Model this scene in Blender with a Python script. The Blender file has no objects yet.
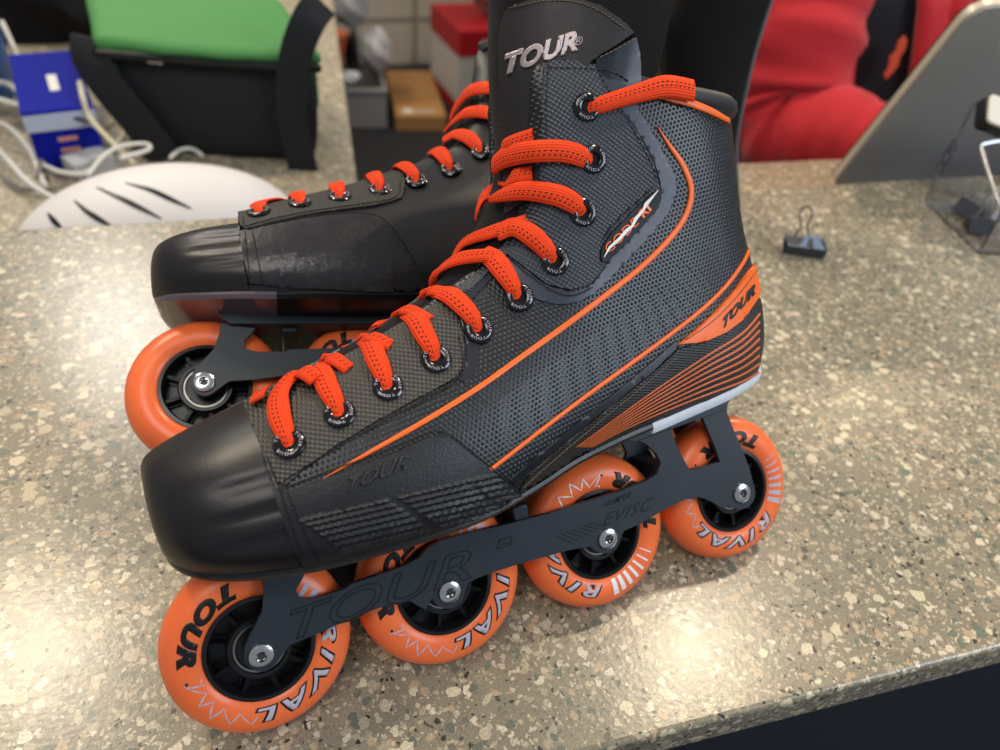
import bpy, bmesh, math, random
import numpy as np
from mathutils import Vector, Matrix
from mathutils.bvhtree import BVHTree
from mathutils.geometry import tessellate_polygon
random.seed(7)
R = math.radians
C = bpy.context.scene.collection
S = bpy.context.scene

# ---------------------------------------------------------------- camera model
F = 740.7
CAM_L = Vector((0.00532, -0.33026, 0.18023))                 # in the frame of the front skate
ROT_L = Matrix.Rotation(-0.39326, 3, 'Z') @ Matrix.Rotation(0.17218, 3, 'Y') @ Matrix.Rotation(1.4254, 3, 'X')
LEAN = R(36)
M_FRONT = Matrix.Translation((0, 0, 0.0031)) @ Matrix.Rotation(-LEAN, 4, 'X')
CAM_W = M_FRONT @ CAM_L
ROT_W = M_FRONT.to_3x3() @ ROT_L
M_REAR = (Matrix.Translation((-0.0062, 0.10756, 0.05622)) @ Matrix.Rotation(-0.0494, 4, 'Z') @
          Matrix.Rotation(-1.05278, 4, 'X') @ Matrix.Rotation(0.17713, 4, 'Y'))

def ray_l(x, y):
    return (ROT_L @ Vector(((x-500)/F, -(y-375)/F, -1))).normalized()
def ray_w(x, y):
    return (ROT_W @ Vector(((x-500)/F, -(y-375)/F, -1))).normalized()
M_REAR = Matrix.Translation(ray_w(185, 330)*.017) @ M_REAR
def at_y(x, y, Y):                                            # skate frame, plane across the skate
    d = ray_l(x, y); return CAM_L + d*((Y-CAM_L.y)/d.y)
def at_z(x, y, z=0.0):                                        # world, horizontal plane
    d = ray_w(x, y); return CAM_W + d*((z-CAM_W.z)/d.z)
def at_d(x, y, t):
    return CAM_W + ray_w(x, y)*t

# ---------------------------------------------------------------- materials
def lin(c):
    return tuple((v/12.92 if v <= .04045 else ((v+.055)/1.055)**2.4) for v in (k/255 for k in c)) + (1,)
MATS = {}
def mat(name, col, rough=.5, metal=0, bump=None, bscale=500, bstr=.2, spec=.5, coat=0, sss=0, var=0, trans=0, ior=1.45, sheen=0, emit=0, vscale=60, coatr=.1):
    if name in MATS: return MATS[name]
    m = bpy.data.materials.new(name); m.use_nodes = True
    nt = m.node_tree; b = nt.nodes['Principled BSDF']
    c = lin(col)
    b.inputs['Base Color'].default_value = c
    b.inputs['Roughness'].default_value = rough
    b.inputs['Metallic'].default_value = metal
    b.inputs['Specular IOR Level'].default_value = spec
    b.inputs['IOR'].default_value = ior
    b.inputs['Coat Weight'].default_value = coat
    b.inputs['Coat Roughness'].default_value = coatr
    b.inputs['Transmission Weight'].default_value = trans
    b.inputs['Sheen Weight'].default_value = sheen
    if sss:
        b.inputs['Subsurface Weight'].default_value = sss
        b.inputs['Subsurface Scale'].default_value = .004
    if emit:
        b.inputs['Emission Color'].default_value = c; b.inputs['Emission Strength'].default_value = emit
    tc = nt.nodes.new('ShaderNodeTexCoord')
    if var:
        n = nt.nodes.new('ShaderNodeTexNoise'); n.inputs['Scale'].default_value = vscale; n.inputs['Detail'].default_value = 6
        nt.links.new(tc.outputs['Object'], n.inputs['Vector'])
        mx = nt.nodes.new('ShaderNodeMix'); mx.data_type = 'RGBA'
        mx.inputs['A'].default_value = tuple(v*(1-var) for v in c[:3])+(1,)
        mx.inputs['B'].default_value = tuple(min(1, v*(1+var)+.01*var) for v in c[:3])+(1,)
        nt.links.new(n.outputs['Fac'], mx.inputs['Factor']); nt.links.new(mx.outputs['Result'], b.inputs['Base Color'])
    else:
        n = nt.nodes.new('ShaderNodeTexNoise'); n.inputs['Scale'].default_value = vscale*2
        nt.links.new(tc.outputs['Object'], n.inputs['Vector'])
    mr = nt.nodes.new('ShaderNodeMapRange'); mr.inputs['To Min'].default_value = max(0, rough-.07); mr.inputs['To Max'].default_value = min(1, rough+.07)
    nt.links.new(n.outputs['Fac'], mr.inputs['Value']); nt.links.new(mr.outputs['Result'], b.inputs['Roughness'])
    if bump:
        bn = nt.nodes.new('ShaderNodeBump'); bn.inputs['Strength'].default_value = bstr; bn.inputs['Distance'].default_value = .0006
        if bump == 'noise':
            t = nt.nodes.new('ShaderNodeTexNoise'); t.inputs['Scale'].default_value = bscale; t.inputs['Detail'].default_value = 4
            nt.links.new(tc.outputs['Object'], t.inputs['Vector']); nt.links.new(t.outputs['Fac'], bn.inputs['Height'])
        elif bump == 'voronoi':
            t = nt.nodes.new('ShaderNodeTexVoronoi'); t.inputs['Scale'].default_value = bscale
            nt.links.new(tc.outputs['Object'], t.inputs['Vector']); nt.links.new(t.outputs['Distance'], bn.inputs['Height'])
        nt.links.new(bn.outputs['Normal'], b.inputs['Normal'])
    MATS[name] = m
    return m

def weave_mat(name, dark, light, pitch, ang=0, rough=.4, coord='Object', power=1.0, bstr=.6, sx=1.0, spec=.5, hexa=False):
    """woven / dotted cloth: a grid of raised dots in the side plane (x,z) of the skate"""
    m = bpy.data.materials.new(name); m.use_nodes = True
    nt = m.node_tree; b = nt.nodes['Principled BSDF']; L = nt.links.new
    tc = nt.nodes.new('ShaderNodeTexCoord')
    mp = nt.nodes.new('ShaderNodeMapping'); mp.inputs['Rotation'].default_value = (0, ang, 0)
    L(tc.outputs[coord], mp.inputs['Vector'])
    sp = nt.nodes.new('ShaderNodeSeparateXYZ'); L(mp.outputs['Vector'], sp.inputs[0])
    def math_(op, a, bb=None):
        n = nt.nodes.new('ShaderNodeMath'); n.operation = op
        for i, v in enumerate((a, bb)):
            if v is None: continue
            if isinstance(v, (int, float)): n.inputs[i].default_value = v
            else: L(v, n.inputs[i])
        return n.outputs[0]
    k = 2*math.pi/pitch
    if hexa:
        a = math_('SINE', math_('MULTIPLY', sp.outputs['X'], k))
        x2 = math_('ADD', math_('MULTIPLY', sp.outputs['X'], k*.5), math_('MULTIPLY', sp.outputs['Z'], k*.866))
        x3 = math_('ADD', math_('MULTIPLY', sp.outputs['X'], -k*.5), math_('MULTIPLY', sp.outputs['Z'], k*.866))
        v = math_('ADD', math_('ADD', math_('COSINE', math_('MULTIPLY', sp.outputs['X'], k)), math_('COSINE', x2)), math_('COSINE', x3))
        h = math_('MULTIPLY', math_('ADD', v, 1.5), .22)
    else:
        a = math_('SINE', math_('MULTIPLY', sp.outputs['X'], k*sx)); c = math_('SINE', math_('MULTIPLY', sp.outputs['Z'], k))
        h = math_('MULTIPLY', math_('ADD', math_('MULTIPLY', a, c), 1.0), .5)
    h = math_('POWER', math_('MAXIMUM', h, 0.0), 2.0)
    mx = nt.nodes.new('ShaderNodeMix'); mx.data_type = 'RGBA'
    mx.inputs['A'].default_value = lin(dark); mx.inputs['B'].default_value = lin(light)
    L(h, mx.inputs['Factor']); L(mx.outputs['Result'], b.inputs['Base Color'])
    bn = nt.nodes.new('ShaderNodeBump'); bn.inputs['Strength'].default_value = bstr; bn.inputs['Distance'].default_value = .0005
    L(h, bn.inputs['Height']); L(bn.outputs['Normal'], b.inputs['Normal'])
    b.inputs['Roughness'].default_value = rough; b.inputs['Specular IOR Level'].default_value = spec
    return m

def lace_mat(name):
    m = bpy.data.materials.new(name); m.use_nodes = True
    nt = m.node_tree; b = nt.nodes['Principled BSDF']; L = nt.links.new
    tc = nt.nodes.new('ShaderNodeTexCoord')
    sp = nt.nodes.new('ShaderNodeSeparateXYZ'); L(tc.outputs['UV'], sp.inputs[0])      # u along (mm), v across (0..1)
    def math_(op, a, bb=None, cc=None):
        n = nt.nodes.new('ShaderNodeMath'); n.operation = op
        for i, v in enumerate((a, bb, cc)):
            if v is None: continue
            if isinstance(v, (int, float)): n.inputs[i].default_value = v
            else: L(v, n.inputs[i])
        return n.outputs[0]
    u, v = sp.outputs['X'], sp.outputs['Y']
    # two rows of black tracer flecks, slanted
    fl = math_('LESS_THAN', math_('FRACT', math_('ADD', math_('MULTIPLY', u, .42), math_('MULTIPLY', v, 1.3))), .38)
    r1 = math_('LESS_THAN', math_('ABSOLUTE', math_('SUBTRACT', v, .30)), .035)
    r2 = math_('LESS_THAN', math_('ABSOLUTE', math_('SUBTRACT', v, .48)), .035)
    f = math_('MULTIPLY', fl, math_('MAXIMUM', r1, r2))
    mx = nt.nodes.new('ShaderNodeMix'); mx.data_type = 'RGBA'
    mx.inputs['A'].default_value = lin((245, 70, 22)); mx.inputs['B'].default_value = lin((30, 12, 10))
    L(f, mx.inputs['Factor']); L(mx.outputs['Result'], b.inputs['Base Color'])
    h = math_('ADD', math_('SINE', math_('ADD', math_('MULTIPLY', u, 7.0), math_('MULTIPLY', math_('ABSOLUTE', math_('SUBTRACT', v, .5)), 26.0))), math_('SINE', math_('MULTIPLY', v, 50.0)))
    bn = nt.nodes.new('ShaderNodeBump'); bn.inputs['Strength'].default_value = .45; bn.inputs['Distance'].default_value = .0004
    L(h, bn.inputs['Height']); L(bn.outputs['Normal'], b.inputs['Normal'])
    b.inputs['Roughness'].default_value = .75; b.inputs['Specular IOR Level'].default_value = .25
    return m

def terrazzo(name, base=(138, 129, 109), dim=1.0, rough=.26):
    m = bpy.data.materials.new(name); m.use_nodes = True
    nt = m.node_tree; b = nt.nodes['Principled BSDF']; L = nt.links.new
    tc = nt.nodes.new('ShaderNodeTexCoord')
    nz = nt.nodes.new('ShaderNodeTexNoise'); nz.inputs['Scale'].default_value = 230; nz.inputs['Detail'].default_value = 4
    L(tc.outputs['Object'], nz.inputs['Vector'])
    dv = nt.nodes.new('ShaderNodeVectorMath'); dv.operation = 'MULTIPLY_ADD'
    L(nz.outputs['Color'], dv.inputs[0]); dv.inputs[1].default_value = (.0055,)*3; L(tc.outputs['Object'], dv.inputs[2])
    cn = nt.nodes.new('ShaderNodeTexNoise'); cn.inputs['Scale'].default_value = 45; cn.inputs['Detail'].default_value = 8
    L(tc.outputs['Object'], cn.inputs['Vector'])
    cr = nt.nodes.new('ShaderNodeMix'); cr.data_type = 'RGBA'
    cr.inputs['A'].default_value = lin(tuple(c*.86 for c in base)); cr.inputs['B'].default_value = lin(tuple(min(255, c*1.1) for c in base))
    L(cn.outputs['Fac'], cr.inputs['Factor'])
    col = cr.outputs['Result']
    def layer(col, scale, prob, size, stops, seed):
        v = nt.nodes.new('ShaderNodeTexVoronoi'); v.inputs['Scale'].default_value = scale; v.inputs['Randomness'].default_value = 1
        mp = nt.nodes.new('ShaderNodeMapping'); mp.inputs['Location'].default_value = (seed, seed*.7, 0)
        L(dv.outputs[0], mp.inputs['Vector']); L(mp.outputs['Vector'], v.inputs['Vector'])
        sp = nt.nodes.new('ShaderNodeSeparateColor'); L(v.outputs['Color'], sp.inputs[0])
        thr = nt.nodes.new('ShaderNodeMath'); thr.operation = 'MULTIPLY'; L(sp.outputs['Red'], thr.inputs[0]); thr.inputs[1].default_value = size
        lt = nt.nodes.new('ShaderNodeMath'); lt.operation = 'LESS_THAN'; L(v.outputs['Distance'], lt.inputs[0]); L(thr.outputs[0], lt.inputs[1])
        on = nt.nodes.new('ShaderNodeMath'); on.operation = 'LESS_THAN'; L(sp.outputs['Green'], on.inputs[0]); on.inputs[1].default_value = prob
        mu = nt.nodes.new('ShaderNodeMath'); mu.operation = 'MULTIPLY'; L(lt.outputs[0], mu.inputs[0]); L(on.outputs[0], mu.inputs[1])
        rp = nt.nodes.new('ShaderNodeValToRGB'); rp.color_ramp.interpolation = 'CONSTANT'
        els = rp.color_ramp.elements
        while len(els) < len(stops): els.new(.5)
        for e, (p, c) in zip(els, stops): e.position = p; e.color = lin(c)
        L(sp.outputs['Blue'], rp.inputs['Fac'])
        mx = nt.nodes.new('ShaderNodeMix'); mx.data_type = 'RGBA'
        L(mu.outputs[0], mx.inputs['Factor']); L(col, mx.inputs['A']); L(rp.outputs['Color'], mx.inputs['B'])
        return mx.outputs['Result']
    w = [(0, (196, 183, 156)), (.25, (206, 195, 170)), (.45, (168, 156, 132)), (.6, (176, 154, 124)), (.74, (106, 108, 95)), (.88, (136, 120, 104)), (.95, (84, 78, 72))]
    col = layer(col, 420, .9, .62, [(0, (182, 168, 142)), (.35, (126, 114, 96)), (.6, (194, 178, 148)), (.85, (62, 54, 50))], 3.1)
    col = layer(col, 230, .75, .62, w, 1.7)
    col = layer(col, 135, .42, .58, [(0, (206, 193, 164)), (.3, (186, 172, 146)), (.55, (110, 116, 100)), (.74, (180, 162, 132)), (.9, (104, 108, 94))], 0)
    if dim != 1.0:
        g = nt.nodes.new('ShaderNodeMix'); g.data_type = 'RGBA'; g.inputs['Factor'].default_value = 1-dim
        L(col, g.inputs['A']); g.inputs['B'].default_value = (.02, .02, .02, 1); col = g.outputs['Result']
    fn = nt.nodes.new('ShaderNodeTexNoise'); fn.inputs['Scale'].default_value = 900; fn.inputs['Detail'].default_value = 5
    L(tc.outputs['Object'], fn.inputs['Vector'])
    fr = nt.nodes.new('ShaderNodeMapRange'); fr.inputs['From Min'].default_value = .3; fr.inputs['From Max'].default_value = .7; fr.inputs['To Min'].default_value = .72; fr.inputs['To Max'].default_value = 1.22
    L(fn.outputs['Fac'], fr.inputs['Value'])
    vm = nt.nodes.new('ShaderNodeVectorMath'); vm.operation = 'SCALE'; L(col, vm.inputs[0]); L(fr.outputs['Result'], vm.inputs['Scale'])
    L(vm.outputs[0], b.inputs['Base Color'])
    b.inputs['Roughness'].default_value = rough; b.inputs['Specular IOR Level'].default_value = .5
    bn = nt.nodes.new('ShaderNodeBump'); bn.inputs['Strength'].default_value = .12; bn.inputs['Distance'].default_value = .0006
    n2 = nt.nodes.new('ShaderNodeTexNoise'); n2.inputs['Scale'].default_value = 350
    L(tc.outputs['Object'], n2.inputs['Vector']); L(n2.outputs['Fac'], bn.inputs['Height']); L(bn.outputs['Normal'], b.inputs['Normal'])
    return m

# ---------------------------------------------------------------- object helpers
def link(name, me, m, parent=None, smooth=True):
    o = bpy.data.objects.new(name, me); C.objects.link(o)
    if m is not None and not me.materials: me.materials.append(m)
    if smooth:
        for p in me.polygons: p.use_smooth = True
    if parent is not None: o.parent = parent
    return o
def obj(name, bm, m, parent=None, smooth=True, bevel=0, sub=0, angle=40):
    bmesh.ops.recalc_face_normals(bm, faces=bm.faces[:])
    me = bpy.data.meshes.new(name); bm.to_mesh(me); bm.free()
    o = link(name, me, m, parent, smooth)
    if bevel:
        b = o.modifiers.new('bevel', 'BEVEL'); b.width = bevel; b.segments = 2; b.limit_method = 'ANGLE'; b.angle_limit = R(35)
    if sub:
        s = o.modifiers.new('sub', 'SUBSURF'); s.levels = sub; s.render_levels = sub
    elif smooth:
        me.set_sharp_from_angle(angle=R(angle))
    return o
def thing(name, label, cat, loc=(0, 0, 0), rotz=0, group=None):
    o = bpy.data.objects.new(name, None); C.objects.link(o); o.location = loc; o.rotation_euler = (0, 0, rotz)
    o.empty_display_size = .02
    return tag(o, label, cat, group)
def tag(o, label=None, cat=None, group=None, kind=None):
    if label: o['label'] = label
    if cat: o['category'] = cat
    if group: o['group'] = group
    if kind: o['kind'] = kind
    return o
def box(bm, c, s, rot=None):
    r = bmesh.ops.create_cube(bm, size=1)
    M = Matrix.Translation(c) @ (rot.to_4x4() if rot else Matrix.Identity(4)) @ Matrix.Diagonal((*s, 1))
    bmesh.ops.transform(bm, matrix=M, verts=r['verts']); return r['verts']
def catmull(pts, n=8, closed=False):
    P = [np.array(p, float) for p in pts]; out = []
    m = len(P)
    for i in range(m if closed else m-1):
        if closed: a, b, c, d = P[(i-1) % m], P[i], P[(i+1) % m], P[(i+2) % m]
        else: a, b, c, d = P[max(i-1, 0)], P[i], P[i+1], P[min(i+2, m-1)]
        for k in range(n):
            t = k/n
            out.append(.5*((2*b)+(-a+c)*t+(2*a-5*b+4*c-d)*t*t+(-a+3*b-3*c+d)*t**3))
    if not closed: out.append(P[-1])
    return out
def tube(bm, pts, r, n=10, caps=True):
    pts = [Vector(p) for p in pts]
    rr = r if isinstance(r, (list, tuple)) else [r]*len(pts)
    rings = []; up = None
    for i, p in enumerate(pts):
        t = (pts[min(i+1, len(pts)-1)]-pts[max(i-1, 0)]).normalized()
        if up is None: up = t.orthogonal().normalized()
        up = (up-t*up.dot(t)).normalized(); s = t.cross(up)
        rings.append([bm.verts.new(p+(up*math.cos(2*math.pi*k/n)+s*math.sin(2*math.pi*k/n))*rr[i]) for k in range(n)])
    for a, b in zip(rings, rings[1:]):
        for k in range(n): bm.faces.new((a[k], a[(k+1) % n], b[(k+1) % n], b[k]))
    if caps: bm.faces.new(rings[0][::-1]); bm.faces.new(rings[-1])
def lathe(bm, prof, n=64, close=True, axis='Y'):
    """prof: (radius, y) list, spun about the y axis"""
    rings = []
    for r, y in prof:
        rings.append([bm.verts.new((r*math.cos(2*math.pi*k/n), y, r*math.sin(2*math.pi*k/n))) for k in range(n)])
    m = len(rings)
    for i in range(m if close else m-1):
        a, b = rings[i], rings[(i+1) % m]
        for k in range(n): bm.faces.new((a[k], a[(k+1) % n], b[(k+1) % n], b[k]))
def cap_lathe(bm, prof, n=32):
    """open at the axis: first and last ring filled"""
    rings = []
    for r, y in prof:
        rings.append([bm.verts.new((r*math.cos(2*math.pi*k/n), y, r*math.sin(2*math.pi*k/n))) for k in range(n)])
    for a, b in zip(rings, rings[1:]):
        for k in range(n): bm.faces.new((a[k], a[(k+1) % n], b[(k+1) % n], b[k]))
    bm.faces.new(rings[0]); bm.faces.new(rings[-1][::-1])
def flat_poly(bm, outer, holes=()):
    """triangulated flat polygon with holes from 2-D points; returns verts"""
    loops = [[Vector((x, y, 0)) for x, y in outer]]+[[Vector((x, y, 0)) for x, y in h] for h in holes]
    tris = tessellate_polygon(loops)
    flat = [p for l in loops for p in l]
    vs = [bm.verts.new(p) for p in flat]
    for t in tris:
        try: bm.faces.new([vs[i] for i in t])
        except ValueError: pass
    return vs, [len(l) for l in loops]
def plate(bm, outer, holes, y0, y1):
    """2-D outline in (x,z) extruded between y0 and y1"""
    loops = [outer]+list(holes)
    V = [[Vector((a, b, 0)) for a, b in l] for l in loops]
    tris = tessellate_polygon(V)
    A = [bm.verts.new((v.x, y0, v.y)) for l in V for v in l]; B = [bm.verts.new((v.x, y1, v.y)) for l in V for v in l]
    for t in tris:
        try:
            bm.faces.new([A[i] for i in t]); bm.faces.new([B[i] for i in reversed(t)])
        except ValueError: pass
    o = 0
    for l in V:
        n = len(l)
        for i in range(n):
            j = (i+1) % n
            bm.faces.new((A[o+i], A[o+j], B[o+j], B[o+i]))
        o += n
def text_tris(s, size=1.0, shear=0, bold=0.0, align='LEFT', space=1.0):
    """2-D outline triangles of a word"""
    cu = bpy.data.curves.new('t', 'FONT'); cu.body = s; cu.size = size; cu.shear = shear; cu.offset = bold; cu.align_x = align
    cu.space_character = space; cu.resolution_u = 4; cu.fill_mode = 'FRONT'
    o = bpy.data.objects.new('t', cu); C.objects.link(o)
    dg = bpy.context.evaluated_depsgraph_get(); me = bpy.data.meshes.new_from_object(o.evaluated_get(dg))
    C.objects.unlink(o); bpy.data.objects.remove(o); bpy.data.curves.remove(cu)
    bm = bmesh.new(); bm.from_mesh(me); bpy.data.meshes.remove(me)
    bmesh.ops.remove_doubles(bm, verts=bm.verts[:], dist=1e-5)
    return bm
def bisect_grid(bm, step):
    xs = [v.co.x for v in bm.verts]; ys = [v.co.y for v in bm.verts]
    for ax, lo, hi in ((0, min(xs), max(xs)), (1, min(ys), max(ys))):
        k = math.floor(lo/step)+1
        while k*step < hi:
            co = [0, 0, 0]; no = [0, 0, 0]; co[ax] = k*step; no[ax] = 1
            bmesh.ops.bisect_plane(bm, geom=bm.verts[:]+bm.edges[:]+bm.faces[:], plane_co=co, plane_no=no, dist=1e-7)
            k += 1

# ---------------------------------------------------------------- boot shell
mm = .001
def colm(T, B, Y):          # T=(x,z) B=(x,z) Y at the seven heights
    ts = (0, .1, .26, .45, .66, .86, 1)
    return [Vector((T[0]+(B[0]-T[0])*t, -y, T[1]+(B[1]-T[1])*t))*mm for t, y in zip(ts, Y)]
COLS = [
    colm((-28.1, 121), (-28.1, 104), (0, 0, 0, 0, 0, 0, 0)),
    colm((-27.4, 126), (-27.4, 95), (0, 5, 10, 13, 13, 10, 6)),
    colm((-24.2, 130), (-24.2, 89), (0, 11, 19, 23, 24, 21, 15)),
    colm((-15, 134), (-15, 85), (0, 16, 27, 32.5, 34, 32, 26)),
    colm((0, 138.5), (0, 82), (0, 19, 32, 38.5, 41, 39.5, 34)),
    colm((20, 144), (20, 80), (0, 20, 34, 42, 45.5, 45, 40)),
    colm((36, 149), (36, 79), (8, 23, 36, 44, 48, 47.5, 42)),
    colm((55, 154), (56, 79), (13, 26, 37, 45, 49.5, 49, 44)),
    colm((80, 162), (80, 79), (16, 27, 36, 44.5, 49, 49, 44)),
    colm((105, 173), (102, 80), (17, 27, 34, 42, 46.5, 47, 42)),
    colm((128, 185), (127, 84), (18, 26, 32, 39, 43, 43.5, 38)),
    colm((145, 200), (150, 89), (19, 27, 32, 37, 40, 40, 34)),
    colm((153, 220), (178, 93), (21, 29, 33, 36.5, 38, 38, 32)),
    colm((158, 243), (200, 95), (24, 30.5, 33.5, 35.5, 36.5, 36.5, 31)),
    colm((164, 263), (218, 96.5), (27, 32, 34.5, 35.5, 35.5, 35.5, 29)),
    colm((184, 262), (234, 98), (33, 35.5, 36, 35.5, 35, 34.5, 28)),
    colm((204, 256), (246, 99), (36.5, 37.5, 37, 35, 34, 33, 26)),
    colm((223, 246), (256, 100), (38, 38, 36.5, 33.5, 32, 31, 23)),
    colm((245, 242), (266, 101), (35, 35.5, 34, 31, 29, 27, 19)),
    colm((264, 240), (274, 102), (27, 27.5, 26, 24.5, 24, 21.5, 14)),
    colm((276, 239), (279, 103), (15, 15.5, 15, 14.5, 14.5, 12.5, 8)),
    colm((281, 239), (281, 103), (0, 0, 0, 0, 0, 0, 0)),
]
# heel counter bulges backwards at its middle, the cuff stands straight
for k in range(17, 22):
    w = (k-16)/5
    for j, dx in enumerate((0, -1.5, -3, -3, 1, 4, 2)): COLS[k][j].x += dx*w*mm
def shell_grid(nu=6, nv=6):
    cols = [catmull(c, nv) for c in COLS]
    rows = list(zip(*cols))
    rows = [catmull(r, nu) for r in rows]                     # rows[v][u]
    return rows
ROWS = shell_grid()
NV, NU = len(ROWS), len(ROWS[0])
def shell_bm(u0=0, u1=None, out=0.0, disp=None):
    u1 = NU-1 if u1 is None else u1
    bm = bmesh.new()
    near = [[bm.verts.new(ROWS[v][u]) for u in range(u0, u1+1)] for v in range(NV)]
    far = [[bm.verts.new((ROWS[v][u][0], -ROWS[v][u][1], ROWS[v][u][2])) for u in range(u0, u1+1)] for v in range(NV)]
    n = u1-u0+1
    for v in range(NV-1):
        for u in range(n-1):
            bm.faces.new((near[v][u], near[v+1][u], near[v+1][u+1], near[v][u+1]))
            bm.faces.new((far[v][u], far[v][u+1], far[v+1][u+1], far[v+1][u]))
    for u in range(n-1):
        bm.faces.new((near[-1][u], far[-1][u], far[-1][u+1], near[-1][u+1]))
    bmesh.ops.remove_doubles(bm, verts=bm.verts[:], dist=.0002)
    bmesh.ops.recalc_face_normals(bm, faces=bm.faces[:])
    bm.normal_update()
    if out or disp:
        cen = Vector((sum(v.co.x for v in bm.verts)/len(bm.verts), 0, .11))
        nn = {v: v.normal.copy() for v in bm.verts}
        for v, q in nn.items():
            d = out+(disp(v.co) if disp else 0)
            v.co = v.co+q*d
    return bm

# BVH used to lay panels, eyelets and laces on the boot
_b = shell_bm(); bmesh.ops.triangulate(_b, faces=_b.faces[:]); BOOT = BVHTree.FromBMesh(_b); _b.free()

# ---------------------------------------------------------------- tongue
TC = [(30, 143), (57, 155), (76, 162), (93, 169), (108, 176), (122, 188), (136, 202), (147, 218), (152, 236), (154, 262), (159, 292), (168, 335)]
TW = [11, 14, 17, 20, 22, 25, 28, 32, 35, 37, 38.5, 39]
TD = [6, 8, 10, 12, 15, 22, 32, 44, 56, 66, 72, 74]
def tongue_bm(upto=12):
    c = catmull([(x, z, w, d) for (x, z), w, d in zip(TC[:upto], TW, TD)], 6)
    bm = bmesh.new(); rings = []
    for i, (x, z, w, d) in enumerate(c):
        a = c[max(i-1, 0)]; b = c[min(i+1, len(c)-1)]
        t = Vector((b[0]-a[0], 0, b[1]-a[1])).normalized(); n = Vector((-t.z, 0, t.x))       # n points up and forward
        ring = []
        for s in (0, 1):
            for k in range(25):
                an = R(-100+200*k/24) if s == 0 else R(100-200*k/24)
                ww = w-(6 if s else 0); off = 6 if s else 0
                p = Vector((x, 0, z))-n*(off+(d-off)*(1-math.cos(an))/1.17)
                p.y = -ww*math.sin(an)*(1 if True else 1)
                ring.append(bm.verts.new((p.x*mm, p.y*mm, p.z*mm)))
        rings.append(ring)
    m = len(rings[0])
    for a, b in zip(rings, rings[1:]):
        for k in range(m): bm.faces.new((a[k], a[(k+1) % m], b[(k+1) % m], b[k]))
    for rg in (rings[0], rings[-1]):
        for k in range(24):
            bm.faces.new((rg[k], rg[k+1], rg[48-k], rg[49-k]))
    bmesh.ops.recalc_face_normals(bm, faces=bm.faces[:])
    return bm
_b = tongue_bm(); bmesh.ops.triangulate(_b, faces=_b.faces[:]); TONGUE = BVHTree.FromBMesh(_b); _b.free()

def cast(x, y, trees=(BOOT,), off=0.0):
    """point and outward normal on the nearest of the surfaces seen along the line through x,y"""
    d = ray_l(x, y); best = None
    for t in trees:
        h = t.ray_cast(CAM_L, d)
        if h[0] is not None and (best is None or h[3] < best[3]): best = h
    if best is None:
        # just past the silhouette: nearest surface point to the ray
        q = CAM_L+d*.40; bb = None
        for t in trees:
            for s in range(24):
                q = CAM_L+d*(.26+.015*s); h = t.find_nearest(q)
                if bb is None or h[3] < bb[3]: bb = h
        best = bb
    p, n = best[0], best[1]
    if n.dot(d) > 0: n = -n
    return p+n*off, n

def conform(p, trees=(BOOT,), off=0.0):
    bb = None
    for t in trees:
        h = t.find_nearest(p)
        if bb is None or h[3] < bb[3]: bb = h
    n = bb[1]
    return bb[0]+n*off, n

def patch(name, poly, m, parent, th=.0008, step=5, trees=(BOOT,), base=0.0, smooth_poly=0, inset=1.0, disp=None):
    """a panel of its own thickness lying on the boot; outline traced on the boot's near side"""
    if smooth_poly: poly = [tuple(p) for p in catmull(poly, smooth_poly, closed=True)]
    bm = bmesh.new()
    flat_poly(bm, poly)
    bmesh.ops.dissolve_limit(bm, angle_limit=.01, verts=bm.verts[:], edges=bm.edges[:])
    rim = set()
    if inset:
        r = bmesh.ops.inset_region(bm, faces=bm.faces[:], thickness=inset, use_even_offset=True, use_boundary=True)
    bmesh.ops.triangulate(bm, faces=bm.faces[:])
    bisect_grid(bm, step)
    bmesh.ops.triangulate(bm, faces=[f for f in bm.faces if len(f.verts) > 4])
    be = [e for e in bm.edges if e.is_boundary]
    bv = {v for e in be for v in e.verts}
    N = {}
    for v in bm.verts:
        x, y = v.co.x, v.co.y
        p, n = cast(x, y, trees)
        dd = disp(x, y) if disp else 0
        N[v] = n
        v.co = p+n*(base+(th*.35 if v in bv else th)+dd)
    ex = bmesh.ops.extrude_edge_only(bm, edges=be)
    for v in [g for g in ex['geom'] if isinstance(g, bmesh.types.BMVert)]:
        p, n, *_ = trees[0].find_nearest(v.co)
        for t in trees[1:]:
            q = t.find_nearest(v.co)
            if (q[0]-v.co).length < (p-v.co).length: p, n = q[0], q[1]
        v.co = p-n*.0006
    return obj(name, bm, m, parent, angle=50)

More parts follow.
